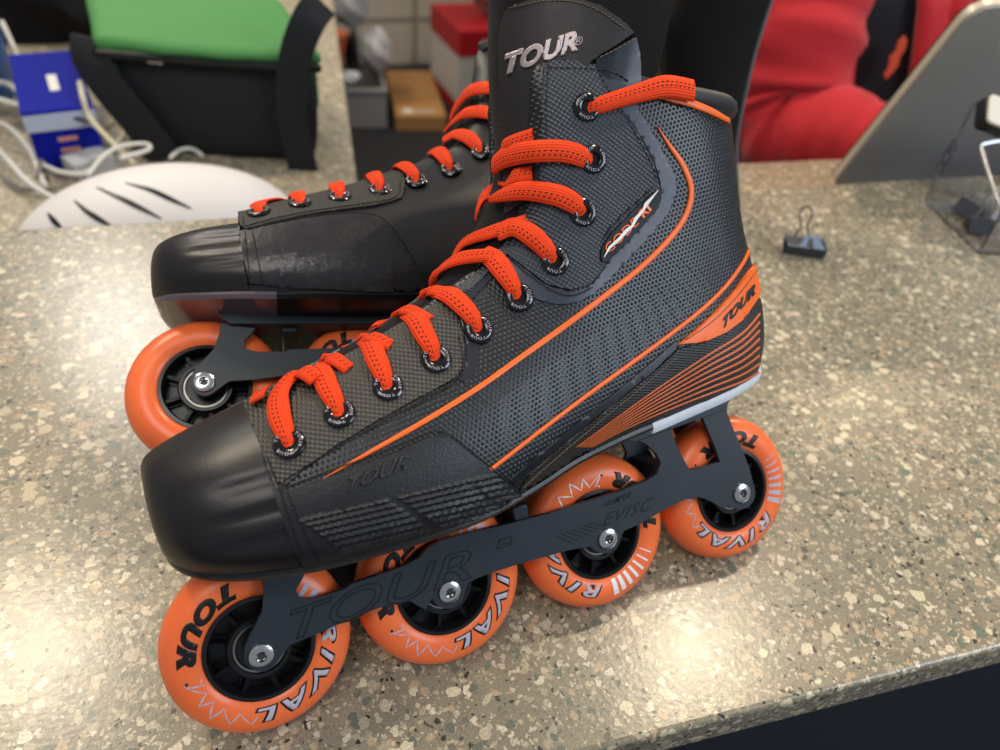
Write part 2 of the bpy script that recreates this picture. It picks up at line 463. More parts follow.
def ribbon(bm, pts, widths, off, th=.0004, conf=(BOOT,), uv=None, crown=0.0):
    """band through 3-D points [(p, n)], laid on the surface; th thick"""
    n = len(pts); rows = []; L = 0
    uvl = bm.loops.layers.uv.verify() if uv is not None else None
    K = 4; us = []
    for i, (p, nn) in enumerate(pts):
        a, b = pts[max(i-1, 0)][0], pts[min(i+1, n-1)][0]
        if i: L += (p-pts[i-1][0]).length*1000
        us.append(L)
        t = (b-a).normalized(); s = t.cross(nn).normalized()
        w = widths[i] if isinstance(widths, (list, tuple)) else widths
        top, bot = [], []
        for k in range(K+1):
            f = (k/K-.5)
            q = p+s*(w*f)
            if conf:
                q, qn = conform(q, conf, off)
            else: qn = nn
            e = (1-(2*f)**2)*crown
            edge = .5 if k in (0, K) else 1
            top.append(bm.verts.new(q+qn*(th*edge+e))); bot.append(bm.verts.new(q-qn*(th*.5 if conf else th*edge-e)))
        rows.append(top+bot[::-1])
    m = len(rows[0])
    def face(vs, uvs):
        f = bm.faces.new(vs); f.smooth = True
        if uvl:
            for lp, q in zip(f.loops, uvs): lp[uvl].uv = q
    vv = [k/K for k in range(K+1)]; vv = vv+vv[::-1]
    for i in range(n-1):
        for k in range(m):
            j = (k+1) % m
            face((rows[i][k], rows[i][j], rows[i+1][j], rows[i+1][k]), ((us[i], vv[k]), (us[i], vv[j]), (us[i+1], vv[j]), (us[i+1], vv[k])))
    for r, u in ((rows[0], us[0]), (rows[-1], us[-1])):
        for k in range(K):
            face((r[k], r[k+1], r[m-2-k], r[m-1-k]), ((u, vv[k]), (u, vv[k+1]), (u, vv[k+1]), (u, vv[k])))

def stripe(name, path, widths, m, parent, off=.0003, th=.0005, n=6, trees=(BOOT,)):
    path = [p[0] if isinstance(p[0], (tuple, list)) else p for p in path]
    P = catmull([(p[0], p[1], w) for p, w in zip(path, widths)], n)
    pts = []; ws = []
    for x, y, w in P:
        p, nn = cast(x, y, trees); pts.append((p, nn)); ws.append(max(w, .05)*mm)
    bm = bmesh.new(); ribbon(bm, pts, ws, off, th, trees)
    return obj(name, bm, m, parent)

def stitches(bm, path, off=.0012, gap=6.0, dash=3.6, w=.55, trees=(BOOT,)):
    """row of raised thread dashes along a traced path (pixels only choose the spacing)"""
    P = catmull(path, 10)
    d = [0]
    for a, b in zip(P, P[1:]): d.append(d[-1]+float(np.linalg.norm(np.array(b)-np.array(a))))
    def pt(s):
        for i in range(len(P)-1):
            if d[i+1] >= s:
                f = (s-d[i])/max(1e-9, d[i+1]-d[i]); return P[i]+(P[i+1]-P[i])*f
        return P[-1]
    s = 0
    while s+dash < d[-1]:
        a, b = pt(s), pt(s+dash)
        pa, na = cast(a[0], a[1], trees, off); pb, nb = cast(b[0], b[1], trees, off)
        if (pa-pb).length < .006:
            mid = (pa+pb)/2+na*.00025
            tube(bm, [pa-na*.0004, pa, mid, pb, pb-nb*.0004], w*mm*.5, 5)
        s += gap

def word_on(name, s, m, parent, place, size, shear=.0, bold=0.0, th=.0003, grid=.5, layer=0.0, space=1.0, solid=True):
    """lettering: place(u,v)->(point, normal) with u,v in the units of size"""
    bm = text_tris(s, size, shear, bold, space=space)
    bisect_grid(bm, grid)
    N = {}
    for v in bm.verts:
        p, n = place(v.co.x, v.co.y); v.co = p+n*(th+layer); N[v] = n
    if solid:
        be = [e for e in bm.edges if e.is_boundary]
        NC = {tuple(v.co): n for v, n in N.items()}
        ex = bmesh.ops.extrude_edge_only(bm, edges=be)
        for v in [g for g in ex['geom'] if isinstance(g, bmesh.types.BMVert)]:
            v.co = v.co-NC[tuple(v.co)]*(th+.0001)
    return obj(name, bm, m, parent, smooth=False)
def outline_word(name, s, m, parent, o0, ux, uy, size, w):
    """letters drawn only as thin outlines on the near frame face"""
    cu = bpy.data.curves.new('t', 'FONT'); cu.body = s; cu.size = size; cu.shear = .0; cu.fill_mode = 'NONE'; cu.resolution_u = 4; cu.offset = .8
    o = bpy.data.objects.new('t', cu); C.objects.link(o)
    dg = bpy.context.evaluated_depsgraph_get(); me = bpy.data.meshes.new_from_object(o.evaluated_get(dg))
    C.objects.unlink(o); bpy.data.objects.remove(o); bpy.data.curves.remove(cu)
    bm = bmesh.new()
    for e in me.edges:
        a, b = (me.vertices[i].co for i in e.vertices)
        P = []
        for q in (a, b):
            x = o0[0]+ux[0]*q.x+uy[0]*q.y; y = o0[1]+ux[1]*q.x+uy[1]*q.y
            P.append(at_y(x, y, -.0172))
        a, b = P
        if (b-a).length < 1e-6: continue
        t = (b-a).normalized(); sd = Vector((-t.z, 0, t.x))*w*.00028; ex = t*.0001
        lo = [a-sd-ex, b-sd+ex, b+sd+ex, a+sd-ex]
        A = [bm.verts.new(q+Vector((0, -.00022, 0))) for q in lo]; B = [bm.verts.new(q+Vector((0, .0003, 0))) for q in lo]
        bm.faces.new(A); bm.faces.new(B[::-1])
        for i in range(4): bm.faces.new((A[i], A[(i+1) % 4], B[(i+1) % 4], B[i]))
    bpy.data.meshes.remove(me)
    return obj(name, bm, m, parent, smooth=False)
def px_place(o, ux, uy, trees=(BOOT,)):
    """writing laid on a surface from a traced base line"""
    def f(u, v):
        return cast(o[0]+ux[0]*u+uy[0]*v, o[1]+ux[1]*u+uy[1]*v, trees)
    return f

# ================================================================ materials in use
RUBBER = mat('toe_rubber', (25, 21, 22), .36, bump='noise', bscale=900, bstr=.08, var=.25, vscale=40)
LEATHER = mat('black_leather', (27, 27, 30), .38, bump='noise', bscale=1300, bstr=.35, var=.2)
BLACK = mat('black_plastic', (18, 19, 21), .32)
GLOSS = mat('gloss_black', (12, 12, 14), .15, coat=.3)
PLATE = mat('plate_black', (10, 10, 12), .45, spec=.25)
FRAME = mat('frame_plastic', (35, 43, 50), .42, bump='noise', bscale=1500, bstr=.06, var=.12, vscale=90)
ENGR = mat('engraved_line', (14, 18, 22), .6)
URE = mat('orange_urethane', (244, 114, 58), .33, sss=.25, bump='noise', bscale=700, bstr=.04, var=.05, vscale=50)
INK = mat('black_ink', (20, 17, 18), .45)
SILV = mat('silver_ink', (186, 176, 186), .4)
WHITEI = mat('white_ink', (232, 228, 226), .4)
STEEL = mat('steel', (205, 205, 205), .2, metal=1)
CHROME = mat('chrome_letter', (178, 164, 164), .42, metal=.6)
ORS = mat('orange_print', (245, 106, 24), .38)
ORD = mat('orange_dim_print', (205, 104, 56), .45)
GREYP = mat('grey_smooth_film', (48, 54, 66), .38, bump='noise', bscale=500, bstr=.06, var=.12, vscale=120)
THREAD = mat('black_thread', (12, 12, 13), .6)
THREADL = mat('tan_thread', (112, 96, 76), .7)
FELT = mat('black_felt', (17, 15, 17), .95, bump='noise', bscale=1400, bstr=1.0, spec=.15, sheen=.08, var=.3, vscale=300)
COLLAR = mat('collar_padding', (38, 38, 43), .6, bump='noise', bscale=900, bstr=.2)
WHITES = mat('white_outsole', (208, 214, 220), .45, bump='noise', bscale=260, bstr=.25, var=.08, vscale=160)
FABRIC = weave_mat('eyestay_fabric', (15, 13, 13), (100, 92, 82), .0024, R(27), .5, bstr=1.0)
FABRICB = weave_mat('upper_fabric', (14, 16, 20), (80, 88, 102), .0025, R(3), .42, bstr=1.0)
SHELLM = weave_mat('boot_shell_weave', (13, 14, 18), (31, 35, 43), .0019, R(38), .36, bstr=.6, hexa=True)
CARBON = weave_mat('heel_weave', (17, 16, 18), (46, 44, 44), .0018, R(30), .36, bstr=.5)
LACE = lace_mat('orange_lace')
GREYLINE = mat('grey_fine_line', (92, 98, 108), .4)
FABSIDE = mat('far_fabric', (26, 25, 27), .6, bump='noise', bscale=900, bstr=.4)
LINER = mat('boot_lining', (16, 15, 17), .8, bump='noise', bscale=900, bstr=.5)

# ================================================================ wheels
WP = [(22.5, 9.5), (23.6, 10.6), (26, 11.6), (29, 12), (31.5, 11.7), (34.8, 10.4), (37.6, 8.0), (39.2, 4.6), (40, 0)]
def wheel_y(r):
    r = max(22.5, min(40, r))
    for (a, ya), (b, yb) in zip(WP, WP[1:]):
        if a <= r <= b: return ya+(yb-ya)*(r-a)/(b-a)
    return 0
def wheel_pt(r, a):
    y = -wheel_y(r); e = .4; dy = (-wheel_y(r+e)+wheel_y(r-e))/(2*e)
    n = Vector((-dy*math.cos(a), -1, -dy*math.sin(a)))*-1
    n = Vector((dy*math.cos(a), -1, dy*math.sin(a))).normalized()
    return Vector((r*math.cos(a), y, r*math.sin(a)))*mm, n
def arc_out(a0, rb, xs=1.0):       # clockwise, letter tops outward
    return lambda u, v: wheel_pt(rb+v, a0-u*xs/rb)
def arc_in(a0, rb, xs=1.0):        # counter-clockwise, letter tops towards the hub
    return lambda u, v: wheel_pt(rb-v, a0+u*xs/rb)
def make_wheel(parent, lettering=True, white=False, wn='wheel'):
    bm = bmesh.new()
    prof = [(r, -y) for r, y in WP]+[(r, y) for r, y in WP[-2::-1]]
    lathe(bm, [(r*mm, y*mm) for r, y in prof], 96)
    w = obj(wn, bm, URE, parent, angle=60)
    # hub core
    bm = bmesh.new()
    lathe(bm, [(22.6*mm, -9.6*mm), (22.9*mm, -10.6*mm), (21.2*mm, -10.8*mm), (20.4*mm, -9.4*mm), (20.2*mm, 9.4*mm), (22.6*mm, 9.8*mm)], 80)
    lathe(bm, [(13.6*mm, -9.2*mm), (13.0*mm, -10.2*mm), (11.3*mm, -10.2*mm), (11.1*mm, -9*mm), (11.1*mm, 9*mm), (13.6*mm, 9.2*mm)], 48)
    for k in range(9):
        a = 2*math.pi*k/9
        M = Matrix.Rotation(-a, 3, 'Y')
        for s in (-1, 1):
            box(bm, M @ (Vector((17, 0, 0))*mm), (7.6*mm, 15*mm, 1.9*mm), M)
        box(bm, M @ (Vector((17, 0, 0))*mm), (7.6*mm, 5*mm, 4.6*mm), M)
    lathe(bm, [(20.6*mm, -.8*mm), (13.2*mm, -.8*mm), (13.2*mm, .8*mm), (20.6*mm, .8*mm)], 48)
    h = obj('hub', bm, BLACK, w, angle=30)
    bm = bmesh.new()
    lathe(bm, [(11.1*mm, -8.4*mm), (10.9*mm, -9.1*mm), (10.0*mm, -9.1*mm), (9.8*mm, -8.5*mm)], 40)
    obj('bearing_ring', bm, mat('dull_steel', (150, 146, 140), .35, metal=.9), w)
    bm = bmesh.new()
    cap_lathe(bm, [(9.5*mm, -8.7*mm), (9.5*mm, 8.7*mm)], 36)
    obj('bearing_shield', bm, BLACK, w)
    bm = bmesh.new()
    cap_lathe(bm, [(5.2*mm, -14.6*mm), (5.6*mm, -8.6*mm), (7*mm, -8.4*mm), (7*mm, 8.4*mm), (5.6*mm, 8.6*mm), (5.2*mm, 14.6*mm)], 28)
    obj('axle_spacer', bm, mat('dark_metal', (70, 72, 76), .35, metal=.7), w)
    if lettering:
        word_on('wheel_lettering', 'RIVAL', INK, w, arc_out(R(9), 26.0, 2.0), 8.0, .25, .62, .00012, 1.0, 0, 1.28)
        o = word_on('wheel_lettering', 'RIVAL', SILV, w, arc_out(R(9), 26.0, 2.0), 8.0, .25, .16, .00022, 1.0, .0, 1.28)
        o['label'] = 'silver fill of the wheel lettering'
        word_on('wheel_lettering', 'TOUR', INK, w, arc_in(R(96), 31.9, 1.6), 9.2, .3, .66, .00015, 1.0, 0, 1.1)
        bm = bmesh.new()
        cap_lathe(bm, [(.7*mm, 0), (.7*mm, .25*mm)], 10)
        p, n = wheel_pt(30.5, R(188)); bmesh.ops.translate(bm, vec=p+n*.0001, verts=bm.verts)
        obj('wheel_lettering', bm, INK, w)
        # slashes and shards
        bm = bmesh.new()
        def quad(q):
            P = [wheel_pt(r, R(a)) for r, a in q]
            vs = [bm.verts.new(p+n*.0002) for p, n in P]; bm.faces.new(vs)
        for k in range(7):
            a = 24+k*8.5; ww = 2.9-.38*k
            r1 = 33.0-k*.25
            for j in range(3):
                ra, rb = 24.4+(r1-24.4)*j/3, 24.4+(r1-24.4)*(j+1)/3
                quad([(ra, a-ww), (ra, a+ww), (rb, a+ww*.9), (rb, a-ww*.9)])
        zig = [(25, 196), (31, 190), (26, 204), (31.5, 208), (26.5, 214), (33, 221), (27, 226), (32.5, 236), (27.5, 241), (32, 252), (28.5, 256), (28, 244)]
        for (r0, a0), (r1, a1) in zip(zig, zig[1:]):
            for j in range(3):
                f0, f1 = j/3, (j+1)/3
                ra, aa = r0+(r1-r0)*f0, a0+(a1-a0)*f0; rb, ab = r0+(r1-r0)*f1, a0+(a1-a0)*f1
                wq = 1.7 if j == 1 else 1.0
                quad([(ra, aa-wq*.5), (ra, aa+wq*.5), (rb, ab+wq*.5), (rb, ab-wq*.5)])
        quad([(24.5, 190), (25.4, 193), (32, 189.6), (31, 187)])
        obj('wheel_graphic', bm, WHITEI if white else SILV, w, smooth=False)
    return w
def make_bolt(parent):
    bm = bmesh.new()
    cap_lathe(bm, [(5.4*mm, 1.0*mm), (5.4*mm, -.6*mm), (5.0*mm, -1.3*mm), (3.6*mm, -1.9*mm), (2.3*mm, -1.9*mm), (2.1*mm, -.2*mm)], 32)
    b = obj('axle_bolt', bm, STEEL, parent, angle=30)
    bm = bmesh.new()
    n = 12; a = []
    for k in range(n):
        r = 2.1 if k % 2 else 1.4
        a.append((r*mm*math.cos(k*math.pi/6), r*mm*math.sin(k*math.pi/6)))
    plate(bm, a, [], -.6*mm, -.1*mm)
    obj('socket', bm, mat('socket_dark', (48, 46, 44), .5), b, smooth=False)
    return b

# ================================================================ frame outline (side plane, through the traced points)
def FX(pts, Y=-.0172, n=0, closed=True):
    P = catmull(pts, n, closed) if n else pts
    out = []
    for x, y in P:
        q = at_y(x, y, Y); out.append((q.x, q.z))
    return out
def arcpx(cx, cy, rx, ry, a0, a1, n=8):
    return [(cx+rx*math.cos(R(a0+(a1-a0)*i/n)), cy-ry*math.sin(R(a0+(a1-a0)*i/n))) for i in range(n+1)]
FRAME_OUT = ([(262, 576), (264, 590), (262, 612), (252, 632), (245, 646)] + arcpx(261, 655.5, 17, 16.5, 165, 330, 9) +
             [(290, 645), (320, 633), (352, 618), (385, 606), (410, 601)] + [(418, 606), (426, 610)] + arcpx(448, 592.5, 17, 16.5, 200, 355, 8) +
             [(468, 583), (478, 578), (500, 570), (530, 561), (562, 552), (580, 548)] + arcpx(604, 537, 16, 16.5, 215, 350, 8) +
             [(624, 531), (640, 524), (664, 510), (684, 500), (700, 497), (712, 502), (722, 508)] + arcpx(740, 493, 15.5, 16.5, 235, 385, 8) +
             [(750, 470), (742, 448), (733, 428), (727, 412), (728, 398)] +
             [(700, 408), (668, 418), (640, 428), (622, 436)] + [(634, 439), (646, 444), (656, 453), (661, 463), (657, 474), (648, 480), (620, 491), (580, 504), (547, 514)] + [(508, 524), (470, 533), (440, 541), (428, 548), (420, 557), (404, 566), (384, 573), (352, 584), (346, 589)] +
             [(330, 594), (312, 599), (300, 599)] + [(296, 590), (303, 578), (306, 570), (290, 573)])
HOLE2 = [(672, 432), (680, 425), (700, 419), (704, 421), (719, 458), (716, 463), (694, 469), (688, 467)]
def frame_side(parent, Y0, Y1, name='frame_side'):
    bm = bmesh.new()
    plate(bm, FX(FRAME_OUT), [FX(HOLE2, n=3)], Y0, Y1)
    return obj(name, bm, FRAME, parent, angle=35, bevel=.0004)

def px_plane(Y):
    def f(u, v):
        q = at_y(u, v, Y); return q, Vector((0, -1, 0))
    return f

def lines_on_plane(bm, segs, Y, w=.5*mm, h=.00025):
    """thin dark lines lying on the frame face"""
    for seg in segs:
        P = [at_y(x, y, Y) for x, y in seg]
        for a, b in zip(P, P[1:]):
            t = (b-a).normalized(); s = Vector((-t.z, 0, t.x))*w*.5; e = t*w*.3
            lo = [a-s-e, b-s+e, b+s+e, a+s-e]
            A = [bm.verts.new(q+Vector((0, -h, 0))) for q in lo]; B = [bm.verts.new(q+Vector((0, .0003, 0))) for q in lo]
            bm.faces.new(A); bm.faces.new(B[::-1])
            for i in range(4): bm.faces.new((A[i], A[(i+1) % 4], B[(i+1) % 4], B[i]))

# ================================================================ one skate
EYE = [(290, 445), (340, 415), (388, 388), (436, 360), (478, 330), (519, 298), (555, 262), (582, 213), (592, 160), (586, 108)]
def toe_grooves(co):
    g = 0
    x, z = co.x*1000, co.z*1000
    for zc, x0 in ((95, -4), (105, -10), (116, -6)):
        d = (z-zc-x*.05)/1.7
        if abs(d) < 3 and x > x0: g -= 1.15*math.exp(-d*d)*min(1, (x-x0)/10)
        d = (z-zc-2.6-x*.05)/2.4
        if abs(d) < 3 and x > x0: g += .35*math.exp(-d*d)*min(1, (x-x0)/10)
    side = min(1, max(0, (abs(co.y)*1000-10)/15))
    return g*side*mm

def squash(bm):
    for v in bm.verts:
        x = v.co.x*1000
        k = .13*min(1, max(0, (26-x)/8))
        v.co.z -= max(0, v.co.z-.085)*k
def build_skate(root, rear=False):
    # boot shell
    bm = shell_bm(disp=lambda c: -.0019*min(1, max(0, (.0195-c.x)/.002)))
    if rear: squash(bm)
    boot = obj('boot', bm, LEATHER if rear else SHELLM, root, angle=80)
    so = boot.modifiers.new('thick', 'SOLIDIFY'); so.thickness = .0032; so.offset = -1
    # toe cap: the front of the boot in moulded rubber
    bm = shell_bm(0, 5*6+1, .0008, toe_grooves)
    if rear: squash(bm)
    cap = obj('toe_cap', bm, RUBBER, root, angle=80)
    so = cap.modifiers.new('thick', 'SOLIDIFY'); so.thickness = .0016; so.offset = -1
    # outsole
    bm = bmesh.new()
    def sole_ring(u0, u1, dz, grow):
        near = [Vector(ROWS[-1][u]) for u in range(u0, u1+1)]
        return near
    def sole_piece(u0, u1, h, grow, name, m, keep=.0):
        bm = bmesh.new()
        A = []
        for u in range(u0, u1+1):
            q = Vector(ROWS[-1][u]); 
            g = 1+grow/max(.004, abs(q.y)+.02)*.0
            y = q.y-grow
            A.append((q.x, y, q.z))
        rings = []
        for dz, g in ((.0006, 0), (0, .0008), (-h*.5, .0010), (-h, -.0006)):
            n = [bm.verts.new((x, y-g, z+dz)) for x, y, z in A]; f = [bm.verts.new((x, -(y-g), z+dz)) for x, y, z in A]
            rings.append(n+f[::-1])
        L = len(rings[0])
        for a, b in zip(rings, rings[1:]):
            for k in range(L): bm.faces.new((a[k], a[(k+1) % L], b[(k+1) % L], b[k]))
        H = len(A)
        for rg in (rings[0], rings[-1]):
            for k in range(H-1): bm.faces.new((rg[k], rg[k+1], rg[L-2-k], rg[L-1-k]))
        bmesh.ops.remove_doubles(bm, verts=bm.verts[:], dist=.0001)
        return obj(name, bm, m, root, angle=40)
    UW = 76
    sole_piece(1, 36, .0035, .0, 'outsole', mat('outsole_front', (92, 78, 84) if rear else (48, 46, 50), .22, coat=.3) if rear else BLACK)
    sole_piece(36, UW, .0035, .0, 'outsole', BLACK)
    w = sole_piece(UW, NU-1, .0052, .0, 'heel_outsole', WHITES); w['label'] = 'white heel outsole'
    # frame
    ln = frame_side(root, -.0172, -.0145)
    fr = frame_side(root, .0145, .0172)
    bm = bmesh.new()
    plate(bm, [(.006, .0765), (.012, .071), (.11, .071), (.116, .0765), (.11, .0785), (.012, .0785)], [], -.020, .020)
    obj('front_mount', bm, FRAME, root, bevel=.0006)
    bm = bmesh.new()
    plate(bm, [(.182, .0875), (.190, .0835), (.246, .0865), (.252, .092), (.25, .0962), (.19, .0915)], [], -.018, .018)
    obj('heel_mount', bm, FRAME, root, bevel=.0006)
    # cross braces between the two sides
    for x, z in ((.042, .073), (.1254, .064), (.209, .062)):
        bm = bmesh.new(); box(bm, (x, 0, z), (.008, .0295, .009))
        obj('cross_brace', bm, FRAME, root, bevel=.001)
    S0 = .08357
    rots = [0, 14, -108, -50] if not rear else [40, 10, 80, 200]
    for i in range(4):
        w = make_wheel(root, lettering=not rear or i > 0, white=(i == 2))
        w.location = (i*S0, 0, .040); w.rotation_euler = (0, -R(rots[i]), 0)
        b = make_bolt(root); b.location = (i*S0, -.0172, .040)
        b = make_bolt(root); b.location = (i*S0, .0172, .040); b.rotation_euler = (0, 0, math.pi)
    # engraved marks on the near frame face
    if not rear:
        bm = bmesh.new()
        T = lambda *p: list(p)
        segs = []
        for k in range(7): segs.append(T((556+k*5.5, 536-k*2.1), (572+k*5.5, 543-k*2.8)))
        segs += [T((500, 540), (512, 536), (510, 545), (497, 549), (500, 540)), T((503, 544), (508, 543))]
        lines_on_plane(bm, segs, -.0172)
        o = obj('engraving', bm, ENGR, ln, smooth=False)
        outline_word('engraving', 'TOUR', ENGR, ln, (279, 645), (1.30, -.455), (.32, -.92), 54, 1.2)
        for s, o0, ux, uy, sz in (("HUM'ER", (602, 508), (.93, -.36), (.2, -.95), 8), ('EVISC', (601, 527), (.94, -.33), (.12, -.95), 19)):
            word_on('engraving', s, ENGR, ln, (lambda u, v, o0=o0, ux=ux, uy=uy: px_plane(-.0172)(o0[0]+ux[0]*u+uy[0]*v, o0[1]+ux[1]*u+uy[1]*v)), sz, .4, -.0 if sz > 10 else .2, .00015, 6, 0, 1.1)
    # tongue
    tg = obj('tongue', tongue_bm(9 if rear else 12), FELT, root, angle=80)
    # ---- panels
    if not rear:
        T2 = (BOOT,)
        low = patch('eyestay_panel', [(243, 402), (262, 392), (290, 384), (318, 372), (360, 348), (405, 322), (446, 298), (460, 322), (464, 345), (464, 366), (454, 380), (420, 398), (380, 420), (340, 444), (305, 468), (287, 486), (277, 484), (264, 455), (252, 428)], FABRIC, root, .0011)
        patch('upper_panel', [(446, 298), (490, 262), (515, 232), (540, 190), (542, 120), (543, 68), (552, 60), (592, 61), (609, 92), (634, 128), (652, 160), (660, 192), (652, 212), (628, 240), (607, 262), (592, 283), (570, 291), (545, 284), (524, 268), (508, 256), (470, 292)], FABRICB, root, .0012)
        patch('grey_edge', [(592, 60), (620, 62), (634, 72), (624, 82), (640, 112), (662, 150), (676, 180), (672, 206), (650, 236), (622, 266), (596, 292), (572, 304), (545, 303), (524, 292), (508, 272), (508, 258), (524, 268), (545, 284), (570, 291), (592, 283), (607, 262), (628, 240), (652, 212), (660, 192), (652, 160), (634, 128), (609, 92)], GREYP, root, .0007, smooth_poly=3)
        patch('grey_edge', [(448, 299), (461, 320), (466, 345), (466, 366), (458, 380), (466, 384), (476, 372), (479, 350), (474, 326), (470, 302), (508, 262), (500, 258), (470, 286)], mat('dark_gloss_film', (44, 45, 50), .2, coat=.2), root, .0006)
        ff = [(262, 452), (274, 486), (284, 492), (330, 476), (368, 463), (400, 450), (426, 438), (441, 436), (456, 443), (486, 466), (520, 494), (516, 506), (494, 518), (470, 528), (436, 539), (400, 549), (355, 558), (318, 566), (304, 567), (292, 545), (276, 500), (266, 470)]
        def emb(x, y):
            # moulded ribs in three slanting blocks
            v = (y+x*.235)
            d = 0
            for x0, x1, sh in ((305, 392, 0), (402, 468, 0), (470, 512, 0)):
                lim = (v-590)*.9
                a = x-(v-595)*1.1
                if x0 < a < x1 and 590 < v < 630: d = .0009*(math.sin(v*2*math.pi/6.2)*.5+.5)
            return d
        patch('forefoot_panel', ff, LEATHER, root, .0014, step=1.8, disp=emb)
        # wavy seam strip at the front of the panel
        stripe('seam_strip', [((258, 446), 3), ((270, 478), 3.2), ((283, 512), 3.2), ((296, 545), 3.2), ((306, 566), 3)], [4]*5, LEATHER, root, .0012, .0008) if False else None
        # heel counter
        hc = patch('heel_counter', [(519, 492), (530, 472), (566, 441), (604, 411), (642, 381), (679, 348), (700, 343), (725, 333), (742, 318), (757, 296), (761, 300), (763, 330), (761, 352), (757, 374), (735, 388), (700, 403), (660, 419), (625, 434), (600, 446), (570, 466), (545, 484), (524, 502)], CARBON, root, .0009)
        band = patch('heel_band', [(508, 480), (540, 452), (585, 416), (630, 380), (662, 352), (676, 340), (679, 347), (642, 381), (604, 411), (566, 441), (530, 472), (516, 488)], mat('dark_smooth_band', (22, 24, 29), .34), root, .0006)
        hp = patch('heel_badge', [(677, 345), (690, 334), (712, 314), (734, 290), (748, 270), (756, 263), (760, 268), (760, 284), (757, 298), (742, 319), (725, 333), (702, 342)], ORS, root, .0016)
        hp['label'] = 'orange heel badge'
        word_on('heel_badge_lettering', 'TOUR', INK, hp, px_place((724, 326), (.62, -.80), (-.35, -.85)), 15, .0, .5, .0003, 2, .0017, 1.02) if False else None
        word_on('badge_lettering', 'TOUR', INK, hp, px_place((719, 330), (.67, -.745), (.12, -.95)), 17, .1, .8, .0004, 2, .0016, 1.06)
        stripe('badge_outline', [((684, 340), 1), ((712, 320), 1), ((735, 296), 1), ((751, 275), 1), ((757, 270), 1)], [.35]*5, INK, hp, .0016, .0002)
        # orange lines
        st = stripe('orange_stripe', [((657, 127), 1), ((668, 144), 1), ((683, 166), 1), ((691, 190), 1), ((686, 214), 1), ((670, 238), 1), ((640, 268), 1), ((602, 298), 1), ((562, 328), 1), ((520, 358), 1), ((478, 388), 1), ((425, 421), 1), ((372, 451), 1), ((321, 480), 1)],
               [.3, 1.6, 2.6, 2.9, 2.8, 2.7, 2.6, 2.6, 2.5, 2.3, 2.2, 2.0, 1.5, .3], ORS, root, .0003, .0006)
        stripe('orange_stripe', [((749, 249), 1), ((742, 264), 1), ((724, 288), 1), ((700, 311), 1), ((668, 336), 1), ((630, 364), 1), ((590, 393), 1), ((545, 427), 1), ((490, 470), 1)],
               [2.0, 2.1, 2.1, 2.1, 2.0, 2.0, 1.9, 1.8, 1.6], ORS, root, .0003, .0006)
        # heel lines fanning forward
        top = [(758, 314), (740, 334), (705, 356), (655, 389), (610, 421), (575, 446)]
        bot = [(757, 372), (738, 382), (700, 396), (655, 414), (618, 431), (590, 446)]
        for k in range(8):
            f = k/7
            path = [((a[0]+(b[0]-a[0])*f, a[1]+(b[1]-a[1])*f), 1) for a, b in zip(top, bot)]
            stripe('heel_stripe', path, [1.35, 1.25, .95, .6, .38, .12], ORD, hc, .0010, .0004, 4)
        # fine lines between the two stripes
        A = [(494, 462), (540, 428), (590, 392), (640, 355), (690, 316), (722, 282)]
        B = [(474, 414), (510, 390), (560, 356), (610, 321), (652, 288), (686, 252)]
        for k in range(11):
            f = .08+.84*k/10
            P0 = [(a[0]+(b[0]-a[0])*f, a[1]+(b[1]-a[1])*f) for a, b in zip(A, B)]
            P0 = P0[:6-(k % 3 == 0)]
            stripe('fine_line', [(p, 1) for p in P0], [.1]+[.42]*(len(P0)-2)+[.1], GREYLINE, root, .0001, .00035, 4)
        # model plate
        pl = patch('name_plate', [(598, 258), (600, 246), (614, 228), (634, 208), (650, 193), (657, 190), (660, 200), (654, 212), (638, 230), (620, 248), (606, 263), (600, 263)], PLATE, root, .0020, step=3)
        word_on('plate_lettering', 'CODE', ORS, pl, px_place((606, 255), (.70, -.71), (-.50, -.60)), 16, .0, -.1, .0004, 2, .0021, .98)
        word_on('plate_lettering', 'R1', ORS, pl, px_place((640, 219), (.70, -.71), (-.50, -.60)), 14, .0, .6, .0004, 2, .0021, .9)
        bm = bmesh.new()
        zz = [(601, 258), (607, 248), (616, 240), (624, 231), (629, 227), (633, 219), (640, 211), (643, 205), (655, 191)]
        pts = []
        for x, y in zz: pts.append(cast(x, y))
        ribbon(bm, pts, [.2*mm, 1.2*mm, 1.5*mm, 1.7*mm, 1.2*mm, 1.7*mm, 1.1*mm, 1.8*mm, .2*mm], .0026, .0003)
        obj('plate_slash', bm, WHITEI, pl)
        # collar trim
        stripe('collar_trim', [((648, 92), 1), ((668, 99), 1), ((690, 104), 1), ((708, 111), 1), ((727, 121), 1)], [1.6, 3.2, 3.6, 3.4, 2.6], ORS, root, .0006, .001)
        bm = bmesh.new()
        rim = [Vector(ROWS[0][u]) for u in range(15*6+2, NU)]
        rim = rim+[Vector((p.x, -p.y, p.z)) for p in rim[::-1]][1:]
        n_ = len(rim); tube(bm, [p+Vector((0, p.y*-.08, -.0005)) for p in rim], [.0008+.0042*min(1, min(i, n_-1-i)/14) for i in range(n_)], 10)
        obj('collar', bm, COLLAR, root)
        # stitching
        bm = bmesh.new()
        stitches(bm, [(548, 69), (592, 70), (614, 74), (630, 84)]); stitches(bm, [(596, 70), (610, 96), (632, 130), (650, 164), (655, 182)])
        stitches(bm, [(548, 66), (546, 110), (547, 150)])
        stitches(bm, [(285, 481), (330, 452), (380, 424), (430, 397), (456, 380), (462, 362), (458, 335)], gap=5)
        stitches(bm, [(290, 486), (330, 471), (368, 458), (400, 446), (428, 434), (444, 433), (462, 444), (500, 476), (518, 492)], .0018, 5)
